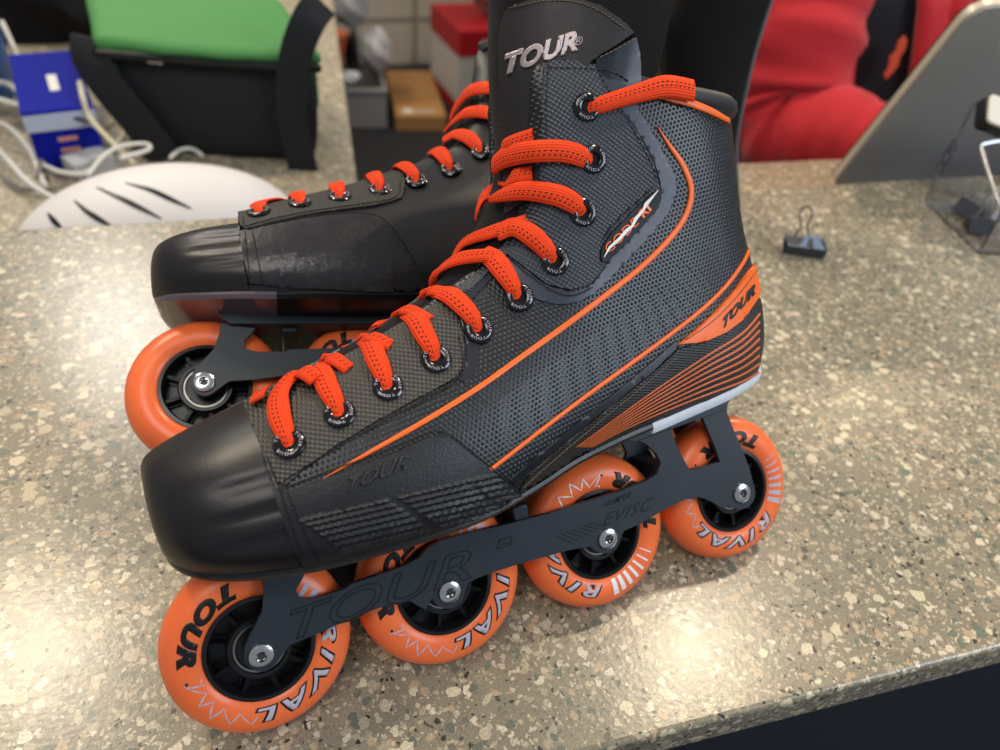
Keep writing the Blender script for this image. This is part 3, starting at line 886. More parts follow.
        stitches(bm, [(268, 458), (284, 500), (304, 560)], .0018, 5); stitches(bm, [(288, 492), (304, 530), (320, 560)], .0018, 5)
        stitches(bm, [(510, 260), (528, 275), (550, 290), (572, 296), (594, 286)], .0018, 5)
        stitches(bm, [(600, 240), (618, 218), (640, 198), (654, 184)], .0018, 5)
        stitches(bm, [(662, 101), (690, 109), (714, 121), (727, 128)], .0012, 5)
        obj('stitching', bm, THREAD, root)
        bm = bmesh.new()
        stitches(bm, [(522, 486), (536, 473), (572, 442), (610, 411), (646, 382), (676, 356)], .0012, 5, w=.4)
        obj('stitching', bm, THREADL, root)['label'] = 'tan stitching along the heel counter'
        # embossed word on the forefoot panel
        word_on('embossed_lettering', 'TOUR', LEATHER, root, px_place((343, 494), (.92, -.38), (.25, -.9)), 24, .2, .8, .0008, 5, .0012, 1.05)
    else:
        patch('eyestay_panel', [(243, 402), (262, 392), (290, 384), (318, 372), (360, 348), (405, 322), (446, 298), (462, 322), (466, 345), (468, 372), (458, 384), (434, 402), (390, 424), (345, 449), (305, 473), (283, 487), (272, 480), (262, 455), (252, 428)], mat('rear_eyestay', (44, 40, 38), .55, bump='voronoi', bscale=900, bstr=.6), root, .0014, step=8)
        patch('forefoot_panel', [(262, 455), (276, 490), (290, 488), (345, 458), (400, 432), (441, 424), (462, 434), (500, 478), (514, 499), (494, 511), (436, 532), (355, 551), (304, 560), (276, 500)], mat('worn_leather', (36, 34, 37), .3, bump='noise', bscale=300, bstr=.4, var=.35, vscale=80), root, .0016, step=4,
              disp=lambda x, y: .0004*(math.sin((y+x*.235)*2*math.pi/7)*.5+.5) if 320 < x < 480 and 592 < (y+x*.235) < 632 else 0)
        bm = bmesh.new()
        stitches(bm, [(282, 482), (330, 452), (380, 424), (430, 397), (456, 380), (462, 362), (458, 335)], .0016, gap=5)
        stitches(bm, [(272, 462), (286, 500), (306, 560)], .0018, 5); stitches(bm, [(292, 488), (308, 525), (322, 558)], .0018, 5)
        stitches(bm, [(292, 486), (345, 455), (400, 430), (441, 421), (466, 434), (504, 480)], .0016, 5)
        obj('stitching', bm, THREAD, root)
        bm = bmesh.new()
        rim = [Vector(ROWS[0][u]) for u in range(14*6, NU)]
        rim = rim+[Vector((p.x, -p.y, p.z)) for p in rim[::-1]][1:]
        tube(bm, rim, .004, 8)
        obj('collar', bm, COLLAR, root)
    # tongue plate and logo
    if not rear:
        tp = patch('tongue_plate', [(503, 168), (501, 120), (500, 70), (501, 30), (506, 12), (520, 4), (545, -3), (575, -2), (603, 8), (622, 22), (634, 34), (600, 56), (592, 62), (560, 100), (545, 130), (538, 150), (522, 156)], mat('tongue_leather', (30, 26, 27), .5, bump='noise', bscale=1400, bstr=.12), tg, .0018, trees=(TONGUE,), step=4)
        patch('tongue_wing', [(595, 60), (636, 36), (640, 58), (641, 90), (600, 90)], mat('wing_leather', (20, 25, 36), .35), tg, .0010, trees=(TONGUE,), step=4)
        word_on('tongue_lettering', 'TOUR', CHROME, tp, px_place((505, 76), (.94, -.33), (.10, -1.0), (TONGUE,)), 27, .15, 1.3, .0009, 2.5, .0018, 1.02)
        word_on('tongue_lettering', '®', CHROME, tp, px_place((574, 48), (.94, -.34), (.0, -1.0), (TONGUE,)), 11, 0, 0, .0006, 3, .0018)
        bm = bmesh.new()
        stitches(bm, [(512, 10), (545, 3), (575, 4), (600, 14), (626, 33)], .0022, 4.5, 2.6, .45, (TONGUE,))
        stitches(bm, [(632, 40), (612, 52), (596, 60)], .0022, 5, 3, .45, (TONGUE,))
        obj('stitching', bm, THREADL, tg)
        patch('tongue_mesh', [(504, 172), (508, 160), (522, 150), (538, 144), (538, 190), (520, 205), (505, 215)], mat('maroon_mesh', (52, 28, 28), .5, bump='voronoi', bscale=700, bstr=.9), tg, .0010, trees=(TONGUE,), step=5)
    # eyelets
    trees = (BOOT,)
    for i, (x, y) in enumerate(EYE):
        p, n = cast(x, y)
        base = .0014
        bm = bmesh.new()
        lathe(bm, [(2.6*mm, -.2*mm), (2.9*mm, -1.0*mm), (4.0*mm, -1.5*mm), (5.4*mm, -1.2*mm), (6.3*mm, -.5*mm), (6.4*mm, .6*mm), (2.6*mm, .6*mm)], 36)
        e = obj('eyelet', bm, GLOSS, root)
        zax = Vector((0, 0, 1)); yv = -n; xv = yv.cross(zax).normalized(); zv = xv.cross(yv)
        M = Matrix((xv, yv, zv)).transposed()
        e.matrix_local = Matrix.Translation(p+n*base) @ M.to_4x4()
        bm = bmesh.new(); cap_lathe(bm, [(2.7*mm, -.1*mm), (2.7*mm, .3*mm)], 20)
        obj('eyelet_hole', bm, mat('hole_black', (6, 5, 5), .9), e)
        def ring(u, v, rb=4.15, a0=0):
            a = a0-u/rb; rr = rb+v
            return Vector((rr*math.cos(a), -1.35, rr*math.sin(a)))*mm, Vector((0, -1, 0))
        for a0 in (170, 50, -70):
            word_on('eyelet_lettering', 'TOUR', SILV, e, (lambda u, v, a0=R(a0): ring(u, v, 4.15, a0)), 1.9, 0, 0, .0001, 50, 0, 1.3, False)
    return boot, tg

# ================================================================ laces
def lace(bm, path, th=.0007, n=7, trees=(BOOT, TONGUE), conf=None):
    """path: (x, y, lift mm, width mm)"""
    ctrl = []
    for x, y, l, w in path:
        p, nn = cast(x, y, trees); ctrl.append((*(p+nn*l*mm), *nn, w))
    P = catmull(ctrl, n); pts = []; ws = []
    for q in P:
        pts.append((Vector(q[:3]), Vector(q[3:6]).normalized())); ws.append(q[6]*mm)
    # smooth the normals along the band
    for _ in range(6):
        N = [p[1] for p in pts]
        pts = [(pts[i][0], (N[max(0, i-1)]+N[i]*1.0+N[min(len(N)-1, i+1)]).normalized()) for i in range(len(N))]
    ribbon(bm, pts, ws, 0, th, None, uv=True, crown=.0006)
LACES = [
    [(290, 448, .3, 5), (287, 436, 2.6, 7.5), (282, 418, 3.2, 9.5), (283, 400, 3.4, 9), (294, 384, 3.4, 8.5), (302, 376, 2.0, 8)],
    [(249, 394, 2.0, 7), (262, 383, 3.4, 7.5), (285, 376, 4.4, 7.5), (306, 380, 4.8, 7.5), (320, 387, 4.4, 7)],
    [(255, 405, 2.6, 7), (263, 402, 3.6, 8), (272, 399, 4.4, 8)],
    [(339, 418, .3, 5), (336, 406, 2.6, 7.5), (330, 392, 3.2, 9), (324, 378, 3.2, 9), (316, 370, 1.4, 8)],
    [(299, 362, 1.0, 6), (314, 358, 2.2, 6.5), (334, 363, 3.0, 6.5), (350, 371, 1.0, 6)],
    [(387, 391, .3, 5), (384, 379, 2.6, 7.5), (378, 364, 3.2, 9), (373, 350, 3.2, 9), (366, 342, 1.2, 8)],
    [(335, 344, 1.0, 6), (350, 340, 2.2, 6), (372, 342, 3.0, 6), (392, 347, .8, 6)],
    [(434, 362, .3, 5), (431, 350, 2.6, 7.5), (424, 336, 3.2, 9), (418, 324, 3.2, 9), (408, 315, 1.0, 8)],
    [(370, 321, 1.0, 6), (385, 315, 2.2, 6.5), (408, 315, 3.0, 6.5), (430, 322, .8, 6)],
    [(477, 333, .3, 5), (472, 321, 2.6, 7.5), (461, 308, 3.2, 9), (450, 299, 3.2, 9), (438, 294, 1.2, 8)],
    [(398, 304, 1.0, 6), (414, 295, 2.4, 7), (436, 296, 3.2, 6.5), (462, 302, .8, 6)],
    [(516, 300, .3, 5), (512, 289, 2.6, 7.5), (503, 274, 3.2, 9.5), (494, 262, 3.2, 9.5), (484, 254, 1.2, 8)],
    [(428, 280, 1.0, 6), (440, 270, 2.6, 8), (462, 264, 3.4, 8), (486, 260, 4.0, 6.5), (500, 257, 1.2, 6)],
    [(553, 263, .3, 5), (547, 253, 2.6, 8), (534, 239, 3.4, 9.5), (516, 231, 4.2, 9), (499, 237, 3.0, 8)],
    [(450, 256, 1.0, 6.5), (468, 246, 2.6, 7), (494, 236, 3.2, 7), (528, 222, .8, 7)],
    [(583, 214, .3, 6), (574, 206, 2.6, 9), (556, 197, 3.6, 9.5), (532, 193, 4.4, 8.5), (510, 199, 4.6, 7.5), (496, 203, 3.4, 4)],
    [(464, 213, 1.0, 6), (472, 201, 2.6, 7.5), (490, 189, 3.6, 8), (514, 181, 3.2, 8), (533, 174, .2, 7.5)],
    [(590, 164, .3, 7), (580, 158, 2.6, 9), (560, 153, 3.8, 9.5), (536, 154, 4.8, 9.5), (512, 160, 5.0, 9.5), (500, 168, 3.6, 9)],
    [(468, 198, 1.2, 6), (470, 185, 3.0, 7.5), (486, 167, 4.4, 8), (510, 150, 3.6, 8), (534, 137, .2, 8)],
    [(587, 111, .3, 5), (597, 107, 2.6, 7), (615, 101, 3.2, 7.5), (640, 94, 3.4, 8.5), (662, 89, 3.6, 10), (684, 83, 4.0, 10)],
]
def build_laces(root, paths):
    bm = bmesh.new()
    for p in paths: lace(bm, p)
    me = bpy.data.meshes.new('lace'); bm.to_mesh(me); bm.free()
    return link('lace', me, LACE, root)

# ================================================================ the two skates
front = thing('inline_skate', 'black and orange inline hockey skate in front, seen whole from its side', 'skate')
front.matrix_world = M_FRONT
build_skate(front)
build_laces(front, LACES)
rear = thing('inline_skate', 'black inline skate lying behind the other, only its toe, front wheel and laces showing', 'skate')
rear.matrix_world = M_REAR
build_skate(rear, True)
build_laces(rear, [LACES[i] for i in (0, 3, 5, 7, 9, 11, 13, 15, 17, 19)])

# ================================================================ counter
CA = R(-9)
cdir = Vector((math.cos(CA), math.sin(CA), 0)); cper = Vector((-math.sin(CA), math.cos(CA), 0))
fpt = at_z(812, 696); bpt = at_z(450, 205)
def kindof(o, k='structure'): o['kind'] = k; return o
fv = fpt.dot(cper); bv = bpt.dot(cper)
def cw(u, v, z=0.0): p = cdir*u+cper*v; return Vector((p.x, p.y, z))
TERR = terrazzo('terrazzo')
bm = bmesh.new()
q = [cw(-1.3, fv), cw(1.9, fv), cw(1.9, bv), cw(-1.3, bv)]
a = [bm.verts.new(p) for p in q]; b = [bm.verts.new(p-Vector((0, 0, .024))) for p in q]
bm.faces.new(a); bm.faces.new(b[::-1])
for i in range(4): bm.faces.new((a[i], b[i], b[(i+1) % 4], a[(i+1) % 4]))
ct = obj('countertop', bm, TERR, bevel=.003)
ct.modifiers['bevel'].segments = 4
kindof(ct)
bm = bmesh.new()
box(bm, cw(.3, (fv+bv)/2+.04, -.46), (3.1, bv-fv-.14, .86), Matrix.Rotation(CA, 3, 'Z'))
kindof(obj('counter_base', bm, mat('dark_cabinet', (38, 40, 46), .6), smooth=False))
bm = bmesh.new()
box(bm, cw(.5, 1.5, -.93), (9, 9, .06), Matrix.Rotation(CA, 3, 'Z'))
kindof(obj('floor', bm, mat('dark_floor', (26, 27, 31), .7, var=.2, vscale=3), smooth=False))

# lower desk behind, to the left
LZ = -.12
TERR2 = terrazzo('terrazzo_desk', base=(150, 140, 120), rough=.45)
ra, rb = at_z(357, 180, LZ), at_z(345, 90, LZ)
dr = (rb-ra).normalized()
q = [ra-dr*.25, ra+dr*1.6, ra+dr*1.6-cdir*2.2, ra-dr*.25-cdir*2.2]
bm = bmesh.new(); a = [bm.verts.new((p.x, p.y, LZ)) for p in q]; b = [bm.verts.new((p.x, p.y, LZ-.03)) for p in q]
bm.faces.new(a); bm.faces.new(b[::-1])
for i in range(4): bm.faces.new((a[i], b[i], b[(i+1) % 4], a[(i+1) % 4]))
desk = obj('desk_top', bm, TERR2, bevel=.003); kindof(desk)
bm = bmesh.new(); pc = (q[0]+q[1]+q[2]+q[3])/4
box(bm, (pc.x-.05, pc.y+.1, (LZ-.03-.9)/2), (1.9, 1.3, .9-.03+LZ), Matrix.Rotation(CA, 3, 'Z'))
kindof(obj('desk_base', bm, mat('dark_cabinet', (38, 40, 46)), smooth=False))
# right desk strip
RZ = -.045
q = [at_z(650, 168, RZ), at_z(1150, 168, RZ)]
TERR3 = terrazzo('terrazzo_back', base=(150, 126, 100), rough=.5)
v0 = bv+.012; v1 = q[0].dot(cper)
bm = bmesh.new()
u0 = q[0].dot(cdir)
box(bm, cw(u0+1.0, (v0+v1)/2, RZ-.015), (2.0, v1-v0, .03), Matrix.Rotation(CA, 3, 'Z'))
kindof(obj('back_ledge', bm, TERR3, smooth=False))

# tiled wall
wb = at_z(400, 64, -.9)
WV = wb.dot(cper)
WA = R(-4)
wdir = Vector((math.cos(WA), math.sin(WA), 0)); wper = Vector((-math.sin(WA), math.cos(WA), 0))
WV = wb.dot(wper)
tile = bpy.data.materials.new('wall_tile'); tile.use_nodes = True
nt = tile.node_tree; bs = nt.nodes['Principled BSDF']
tc = nt.nodes.new('ShaderNodeTexCoord'); mp = nt.nodes.new('ShaderNodeMapping'); mp.inputs['Rotation'].default_value = (R(90), 0, 0)
br = nt.nodes.new('ShaderNodeTexBrick'); br.inputs['Scale'].default_value = 1; br.offset = 0.0
br.inputs['Brick Width'].default_value = .42; br.inputs['Row Height'].default_value = .40; br.inputs['Mortar Size'].default_value = .012
br.inputs['Color1'].default_value = lin((206, 197, 180)); br.inputs['Color2'].default_value = lin((198, 189, 172)); br.inputs['Mortar'].default_value = lin((150, 142, 128))
mp.inputs['Location'].default_value = (.0, 0, 0)
nt.links.new(tc.outputs['Object'], mp.inputs['Vector']); nt.links.new(mp.outputs['Vector'], br.inputs['Vector']); nt.links.new(br.outputs['Color'], bs.inputs['Base Color'])
bs.inputs['Roughness'].default_value = .35
g1 = CAM_W+ray_w(415, 20)*1.0
d_ = ray_w(415, 20); tt = (WV-CAM_W.dot(wper))/d_.dot(wper); gp = CAM_W+d_*tt     # a grout crossing
bm = bmesh.new(); box(bm, (0, .05, 0), (9, .1, 3.6))
wall = obj('wall_back', bm, tile, smooth=False); wall.location = gp; wall.rotation_euler = (0, 0, WA); kindof(wall)
# dark partition at the right
bm = bmesh.new()
pp = at_d(720, 60, 2.1)
box(bm, pp+wdir*1.6+Vector((0, 0, .1)), (3.2, .05, 2.2), Matrix.Rotation(WA, 3, 'Z'))
kindof(obj('wall_partition', bm, mat('dark_partition', (20, 20, 22), .8), smooth=False))

# ================================================================ things on the counter
# binder clip
def binder_clip():
    t = thing('binder_clip', 'small black binder clip lying alone on the counter right of the skates', 'clip')
    c = at_z(803, 258); fr = Matrix.Rotation(R(-6), 3, 'Z')
    t.location = c; t.rotation_euler = (0, 0, R(-31))
    W = .037
    prof = [(-.0095, 0), (.0095, 0), (.0093, .0012), (.0012, .0172), (-.0012, .0172), (-.0093, .0012)]
    bm = bmesh.new()
    # triangular sprung body lying with its spine down towards the viewer
    pr = [(-.0052, .0006), (-.0052, .0013), (-.0006, .0164), (-.0013, .0170), (-.0060, .0014), (-.0060, -.0000), (.0060, -.0000), (.0060, .0014), (.0013, .0170), (.0006, .0164), (.0052, .0013), (.0052, .0006)]
    A = [bm.verts.new((-W/2, y, z)) for y, z in pr]; B = [bm.verts.new((W/2, y, z)) for y, z in pr]
    n = len(pr)
    for i in range(n):
        j = (i+1) % n
        bm.faces.new((A[i], A[j], B[j], B[i]))
    for L in (A, B):
        for a_, b_, c_, d_ in ((0, 1, 4, 5), (1, 2, 3, 4), (0, 5, 6, 11), (11, 6, 7, 10), (10, 7, 8, 9)):
            try: bm.faces.new((L[a_], L[b_], L[c_], L[d_]))
            except ValueError: pass
    body = obj('clip_body', bm, mat('clip_black', (50, 57, 70), .3, coat=.4), t, bevel=.0003)
    body.rotation_euler = (R(-70), 0, 0); body.location = (0, 0, .0060)
    for s, nm in ((1, 0), (-1, 1)):
        bm = bmesh.new()
        if nm == 0:      # raised handle, standing up and away
            pts = [(-.0075, 0, 0), (-.004, 0, .008), (-.003, 0, .014), (-.0055, 0, .021), (-.0042, 0, .027), (0, 0, .0295), (.0042, 0, .027), (.0055, 0, .021), (.003, 0, .014), (.004, 0, .008), (.0075, 0, 0)]
            tube(bm, catmull(pts, 6), .0009, 8)
            h = obj('wire_handle', bm, mat('clip_wire', (52, 54, 58), .35, metal=.5), t)
            h.location = (-.002, .0150, .0112); h.rotation_euler = (R(-38), 0, 0)
        else:            # folded handle lying over the near face
            pts = [(-.009, 0, -.001), (-.0065, 0, .006), (-.0045, 0, .014), (-.001, 0, .0155), (.0025, 0, .014), (.0025, 0, .006), (.0045, 0, -.001)]
            pts2 = [(-.0085, 0, .0), (-.0035, 0, .0150), (-.0005, 0, .0150), (-.0055, 0, 0)]
            for x0, x1, w0, w1 in ((-.0085, -.0025, .0055, .0035), (.0040, .0030, .0100, .0055)):
                v = [bm.verts.new(p) for p in ((x0, 0, .0), (x0+w0, 0, 0), (x1+w1, 0, .0128), (x1, 0, .0128))]
                w_ = [bm.verts.new(u_.co+Vector((0, -.0007, 0))) for u_ in v]
                bm.faces.new(v); bm.faces.new(w_[::-1])
                for i in range(4): bm.faces.new((v[i], v[(i+1) % 4], w_[(i+1) % 4], w_[i]))
            h = obj('wire_handle', bm, mat('clip_steel', (150, 165, 185), .25, metal=.5), t, bevel=.0002)
            h.location = (0, -.0030, .0122); h.rotation_euler = (R(-53), 0, 0)
    return t
binder_clip()

# laptop lid / monitor back
P0 = at_z(828, 188, -.02)
D0 = (P0-CAM_W).length*1.06; P0 = at_d(828, 190, D0)
W_ = Vector((math.cos(R(-14)), math.sin(R(-14)), 0))
def on_side(x, y):
    d = ray_w(x, y); t = (P0-CAM_W).dot(W_)/d.dot(W_); return CAM_W+d*t
Q = on_side(977, 5)
Vv = (Q-P0); H = Vv.length; Vv.normalize()
Nn = W_.cross(Vv).normalized()
if Nn.dot(CAM_W-P0) < 0: Nn = -Nn
t = thing('computer_monitor', 'brushed grey metal back of a slanting flat screen on the right', 'monitor', P0)
def sl(bm, W, H, r, th, off=0, inset=0):
    c = []
    for cx, cy, a0 in ((W-r, r, -90), (W-r, H-r, 0), (r, H-r, 90), (r, r, 180)):
        for k in range(9):
            a = R(a0+10*k*90/80); rr = r-inset
            c.append((cx+rr*math.cos(a), cy+rr*math.sin(a)))
    A = [bm.verts.new(W_*x+Vv*y+Nn*off) for x, y in c]; B = [bm.verts.new(W_*x+Vv*y+Nn*(off-th)) for x, y in c]
    bm.faces.new(A); bm.faces.new(B[::-1]); n = len(c)
    for i in range(n): bm.faces.new((A[i], A[(i+1) % n], B[(i+1) % n], B[i]))
ALU = mat('brushed_aluminium', (150, 149, 147), .5, metal=.3)
EDGE = mat('champagne_edge', (206, 192, 172), .4, metal=.2)
bm = bmesh.new(); sl(bm, .46, H, .022, .0085, -.0026)
obj('edge_band', bm, EDGE, t, angle=30, bevel=.0006)['label'] = 'pale edge band'
bm = bmesh.new(); sl(bm, .46, H, .022, .003, 0, .0012)
obj('back_shell', bm, ALU, t, angle=30, bevel=.0006)
bm = bmesh.new(); sl(bm, .46, H, .022, .0015, -.0112)
obj('screen', bm, BLACK, t, angle=30)
bm = bmesh.new(); sl(bm, .06, .004, .0018, .012, .0)
fo = P0+Vv*.0
bmesh.ops.translate(bm, vec=W_*.2-Nn*.002, verts=bm.verts)
obj('hinge', bm, ALU, t, angle=30)
print('MON', P0, H, Vv)

# clear acrylic box of clips
def acrylic():
    A = at_z(924, 203); Bp = at_z(986, 262)
    ex = (Bp-A); L = .12; ex.normalize(); ey = Vector((-ex.y, ex.x, 0))
    if ey.x < 0: ey = -ey
    ez = Vector((0, 0, 1))
    # height from the traced top corner
    d = ray_w(974, 106); n = Vector((d.y, -d.x, 0)).normalized()
    best = min(((A+ez*(h*.001)) for h in range(20, 160)), key=lambda p: abs((ROT_W.transposed() @ (p-CAM_W)).normalized().dot(ROT_W.transposed() @ d)-1))
    H = best.z
    print('ACR', A, H)
    t = thing('acrylic_box', 'clear acrylic box full of metal clips and keys at the right edge', 'box', A)
    GL = mat('clear_acrylic', (253, 253, 255), .03, trans=1, ior=1.2)
    W = .10; D = .10; th = .0022
    def pan(o, a, b, name='side_panel'):
        bm = bmesh.new(); c = o+(a+b)/2; nn = a.cross(b).normalized()*th
        v = [bm.verts.new(p) for p in (o, o+a, o+a+b, o+b)]; w = [bm.verts.new(p.co+nn) for p in v]
        bm.faces.new(v); bm.faces.new(w[::-1])
        for i in range(4): bm.faces.new((v[i], v[(i+1) % 4], w[(i+1) % 4], w[i]))
        return obj(name, bm, GL, t, smooth=False, bevel=.0004)
    O = Vector((0, 0, .0004))
    pan(O, ex*W, ey*D, 'base_panel'); pan(O+ez*.003, ex*W, ez*H); pan(O+ez*.003, ey*D, ez*H); pan(O+ey*D+ez*.003, ex*W, ez*H); pan(O+ex*W+ez*.003, ey*D, ez*H)
    # magnetic rail around the upper opening
    return A, ex, ey, H
A, ex, ey, AH = acrylic()
def clip_loop(c, s, rot, m, name='bulldog_clip', label='', nr=.0009):
    bm = bmesh.new()
    pts = [Vector(p)*s for p in ((-.5, 0, 0), (-.35, 0, .5), (-.2, 0, .9), (-.35, 0, 1.3), (0, 0, 1.6), (.35, 0, 1.3), (.2, 0, .9), (.35, 0, .5), (.5, 0, 0))]
    tube(bm, catmull(pts, 5), nr, 7)
    return bm
rnd = random.Random(3)
# inside: dark binder clips and silver ones piled up
specs = [((.030, .030), .026, 0, 'black'), ((.060, .022), .024, 60, 'black'), ((.078, .060), .028, 130, 'black'), ((.040, .068), .026, 200, 'silver'), ((.020, .055), .020, 300, 'silver'), ((.070, .085), .022, 20, 'silver')]
lbl = ['black binder clip low in the clear box, nearest its left corner', 'black binder clip in the clear box, nearest the viewer', 'black binder clip deep in the right half of the clear box',
       'silver clip standing in the middle of the clear box', 'silver clip against the left wall of the clear box', 'silver clip at the far side of the clear box']
for k, ((u, v), s, rz, kind) in enumerate(specs):
    c = A+ex*u+ey*v
    t = thing('binder_clip', lbl[k], 'clip', (c.x, c.y, .004), R(rz), 'clips inside the clear box')
    bm = bmesh.new()
    plate(bm, [(-s*.34, 0), (s*.34, 0), (s*.05, s*.55), (-s*.05, s*.55)], [(( -s*.27, s*.05)), (0, s*.45), (s*.27, s*.05)] and [[(-s*.26, s*.05), (s*.26, s*.05), (0, s*.46)]], -s*.5, s*.5)
    obj('clip_body', bm, mat('clip_black', (26, 29, 34)) if kind == 'black' else STEEL, t, bevel=.0003)
    bm = clip_loop((0, 0, 0), s*.62, 0, None, nr=.0008); bmesh.ops.rotate(bm, matrix=Matrix.Rotation(R(90), 3, 'Z'), verts=bm.verts); bmesh.ops.translate(bm, vec=(s*.06, 0, s*.5), verts=bm.verts)
    obj('wire_handle', bm, STEEL, t)
# chrome U-shaped pull resting inside
pA, pB, pC = at_d(960, 165, 0), None, None
bm = bmesh.new()
c0 = A+ex*.006+ey*.02+Vector((0, 0, .072)); c1 = A+ex*.085+ey*.012+Vector((0, 0, .040)); c2 = c1+ey*.05+Vector((0, 0, .02))
c3 = c0+ey*.05+Vector((0, 0, .006))
tube(bm, catmull([c3, c0+(c3-c0)*.15+(c1-c0)*.04, c0+(c1-c0)*.15, c1-(c1-c0)*.1, c1+(c2-c1)*.1, c2], 8), .0022, 10)
tag(obj('metal_rod', bm, STEEL), 'bent shiny metal rod leaning across the inside of the clear box', 'rod')
for k, (u, v, a) in enumerate(((.045, .03, 8), (.055, .034, -14))):
    c = A+ex*u+ey*v
    t = thing('key', ('brass coloured key upright in the clear box', 'steel key upright in the clear box, right of the brass one')[k], 'key', (c.x, c.y, .03), R(30), 'keys in the clear box')
    bm = bmesh.new(); plate(bm, [(-.003, 0), (.003, 0), (.003, .004), (.002, .007), (.003, .010), (.002, .013), (.003, .016), (.003, .026), (-.003, .026)], [], -.0008, .0008)
    r_ = bmesh.ops.create_cone(bm, cap_ends=True, segments=20, radius1=.0085, radius2=.0085, depth=.002); bmesh.ops.rotate(bm, verts=r_['verts'], matrix=Matrix.Rotation(R(90), 3, 'X')); bmesh.ops.translate(bm, verts=r_['verts'], vec=(0, 0, .032))
    obj('key_blade', bm, mat('brass', (190, 165, 95), .25, metal=.9) if k == 0 else STEEL, t, angle=30)
# white and black gadget on top of the box
def gadget():
    c = at_d(1001, 114, (A-CAM_W).length*.93)
    t = thing('card_reader', 'small white topped gadget with a black side resting on the clear box', 'gadget', c, R(28))
    t.rotation_euler = (R(42), R(14), R(-22)); t.scale = (.72, .72, .8)
    def rr(bm, w, d, h, z, r):
        P = []
        for cx, cy, a0 in ((w/2-r, d/2-r, 0), (-w/2+r, d/2-r, 90), (-w/2+r, -d/2+r, 180), (w/2-r, -d/2+r, 270)):
            for k in range(6): P.append((cx+r*math.cos(R(a0+18*k)), cy+r*math.sin(R(a0+18*k))))
        a = [bm.verts.new((x, y, z)) for x, y in P]; b = [bm.verts.new((x, y, z+h)) for x, y in P]
        bm.faces.new(a[::-1]); bm.faces.new(b); n = len(P)
        for i in range(n): bm.faces.new((a[i], a[(i+1) % n], b[(i+1) % n], b[i]))
    bm = bmesh.new(); rr(bm, .046, .040, .016, -.016, .005); obj('gadget_body', bm, BLACK, t, bevel=.001)
    bm = bmesh.new(); rr(bm, .045, .039, .004, 0, .006); obj('gadget_cover', bm, mat('ivory_plastic', (226, 220, 206), .35), t, bevel=.001)
    bm = bmesh.new(); r_ = bmesh.ops.create_cone(bm, cap_ends=True, segments=24, radius1=.0045, radius2=.004, depth=.0012); bmesh.ops.translate(bm, verts=r_['verts'], vec=(.004, 0, .0045)); obj('button', bm, mat('olive_button', (120, 112, 70), .4), t)
gadget()
# small black chain hanging over the box wall
bm = bmesh.new()
cc = A+Vector((0, 0, AH*.62))+ex*.004-ey*.003
for k in range(3):
    p = [cc+Vector((0, 0, -.011*k))+ex*(.0055*math.cos(a))*(1 if k % 2 else .7)+Vector((0, 0, .008*math.sin(a)))-ey*(.001*k) for a in [i*math.pi/8 for i in range(16)]]
    tube(bm, p+[p[0]], .0009, 6, False)
tag(obj('wire_loop', bm, mat('clip_black', (26, 29, 34))), 'thin black wire loop hanging at the left rim of the clear box', 'wire')

# black padded shaft with grey piping, standing behind the front skate
def black_shaft():
    t = thing('padded_bag', 'tall black padded bag with grey piped seam standing behind the orange-trimmed boot', 'bag', (0, 0, 0))
    base = at_z(735, 215)
    Dp = (base-CAM_W).length
    edge = [(738, 206), (736, 180), (735, 150), (738, 125), (744, 95), (752, 60), (762, 25), (772, -5), (786, -50)]
    left = [(690, 206), (684, 180), (680, 150), (676, 120), (670, 90), (668, 60), (668, 30), (680, 0), (700, -50)]
    def at(x, y):
        d = ray_w(x, y); n = cper; k = (base.dot(n)-CAM_W.dot(n)+.0)/d.dot(n); return CAM_W+d*k
    bm = bmesh.new(); rows = []
    E_, L_ = catmull(edge, 5), catmull(left, 5)
    for e, l in zip(E_, L_):
        pe, pl = at(*e), at(*l)
        row = []
        for k in range(17):
            f = k/16; p = pl.lerp(pe, f)
            b_ = math.sin(math.pi*f)**.6*.016
            row.append(bm.verts.new(p-cper*b_))
        for k in range(16, -1, -1):
            f = k/16; p = pl.lerp(pe, f)
            row.append(bm.verts.new(p+cper*(.006+.05*math.sin(math.pi*f)**.5)))
        rows.append(row)
    m = len(rows[0])
    for a, b in zip(rows, rows[1:]):
        for k in range(m): bm.faces.new((a[k], a[(k+1) % m], b[(k+1) % m], b[k]))
    for rg in (rows[0], rows[-1]):
        for k in range(16): bm.faces.new((rg[k], rg[k+1], rg[m-2-k], rg[m-1-k]))
    obj('padded_shell', bm, mat('soft_black', (15, 13, 13), .7, spec=.2, bump='noise', bscale=90, bstr=.5, var=.3, vscale=20), t, angle=80)
    bm = bmesh.new()
    tube(bm, [at(*e)-cper*.001 for e in E_], .0022, 10)
    p_ = obj('piping', bm, mat('grey_piping', (96, 98, 104), .5), t); p_['label'] = 'grey piping'
    bm = bmesh.new()
    k = at(742, 127); 
    for dx, dz in ((.012, .003), (.015, -.002), (-.004, .009)):
        tube(bm, [k, k+cdir*dx*.5+Vector((0, 0, dz+.002)), k+cdir*dx+Vector((0, 0, dz))], .0005, 6)
    obj('loose_thread', bm, mat('brown_thread', (60, 42, 34), .8), t)
black_shaft()

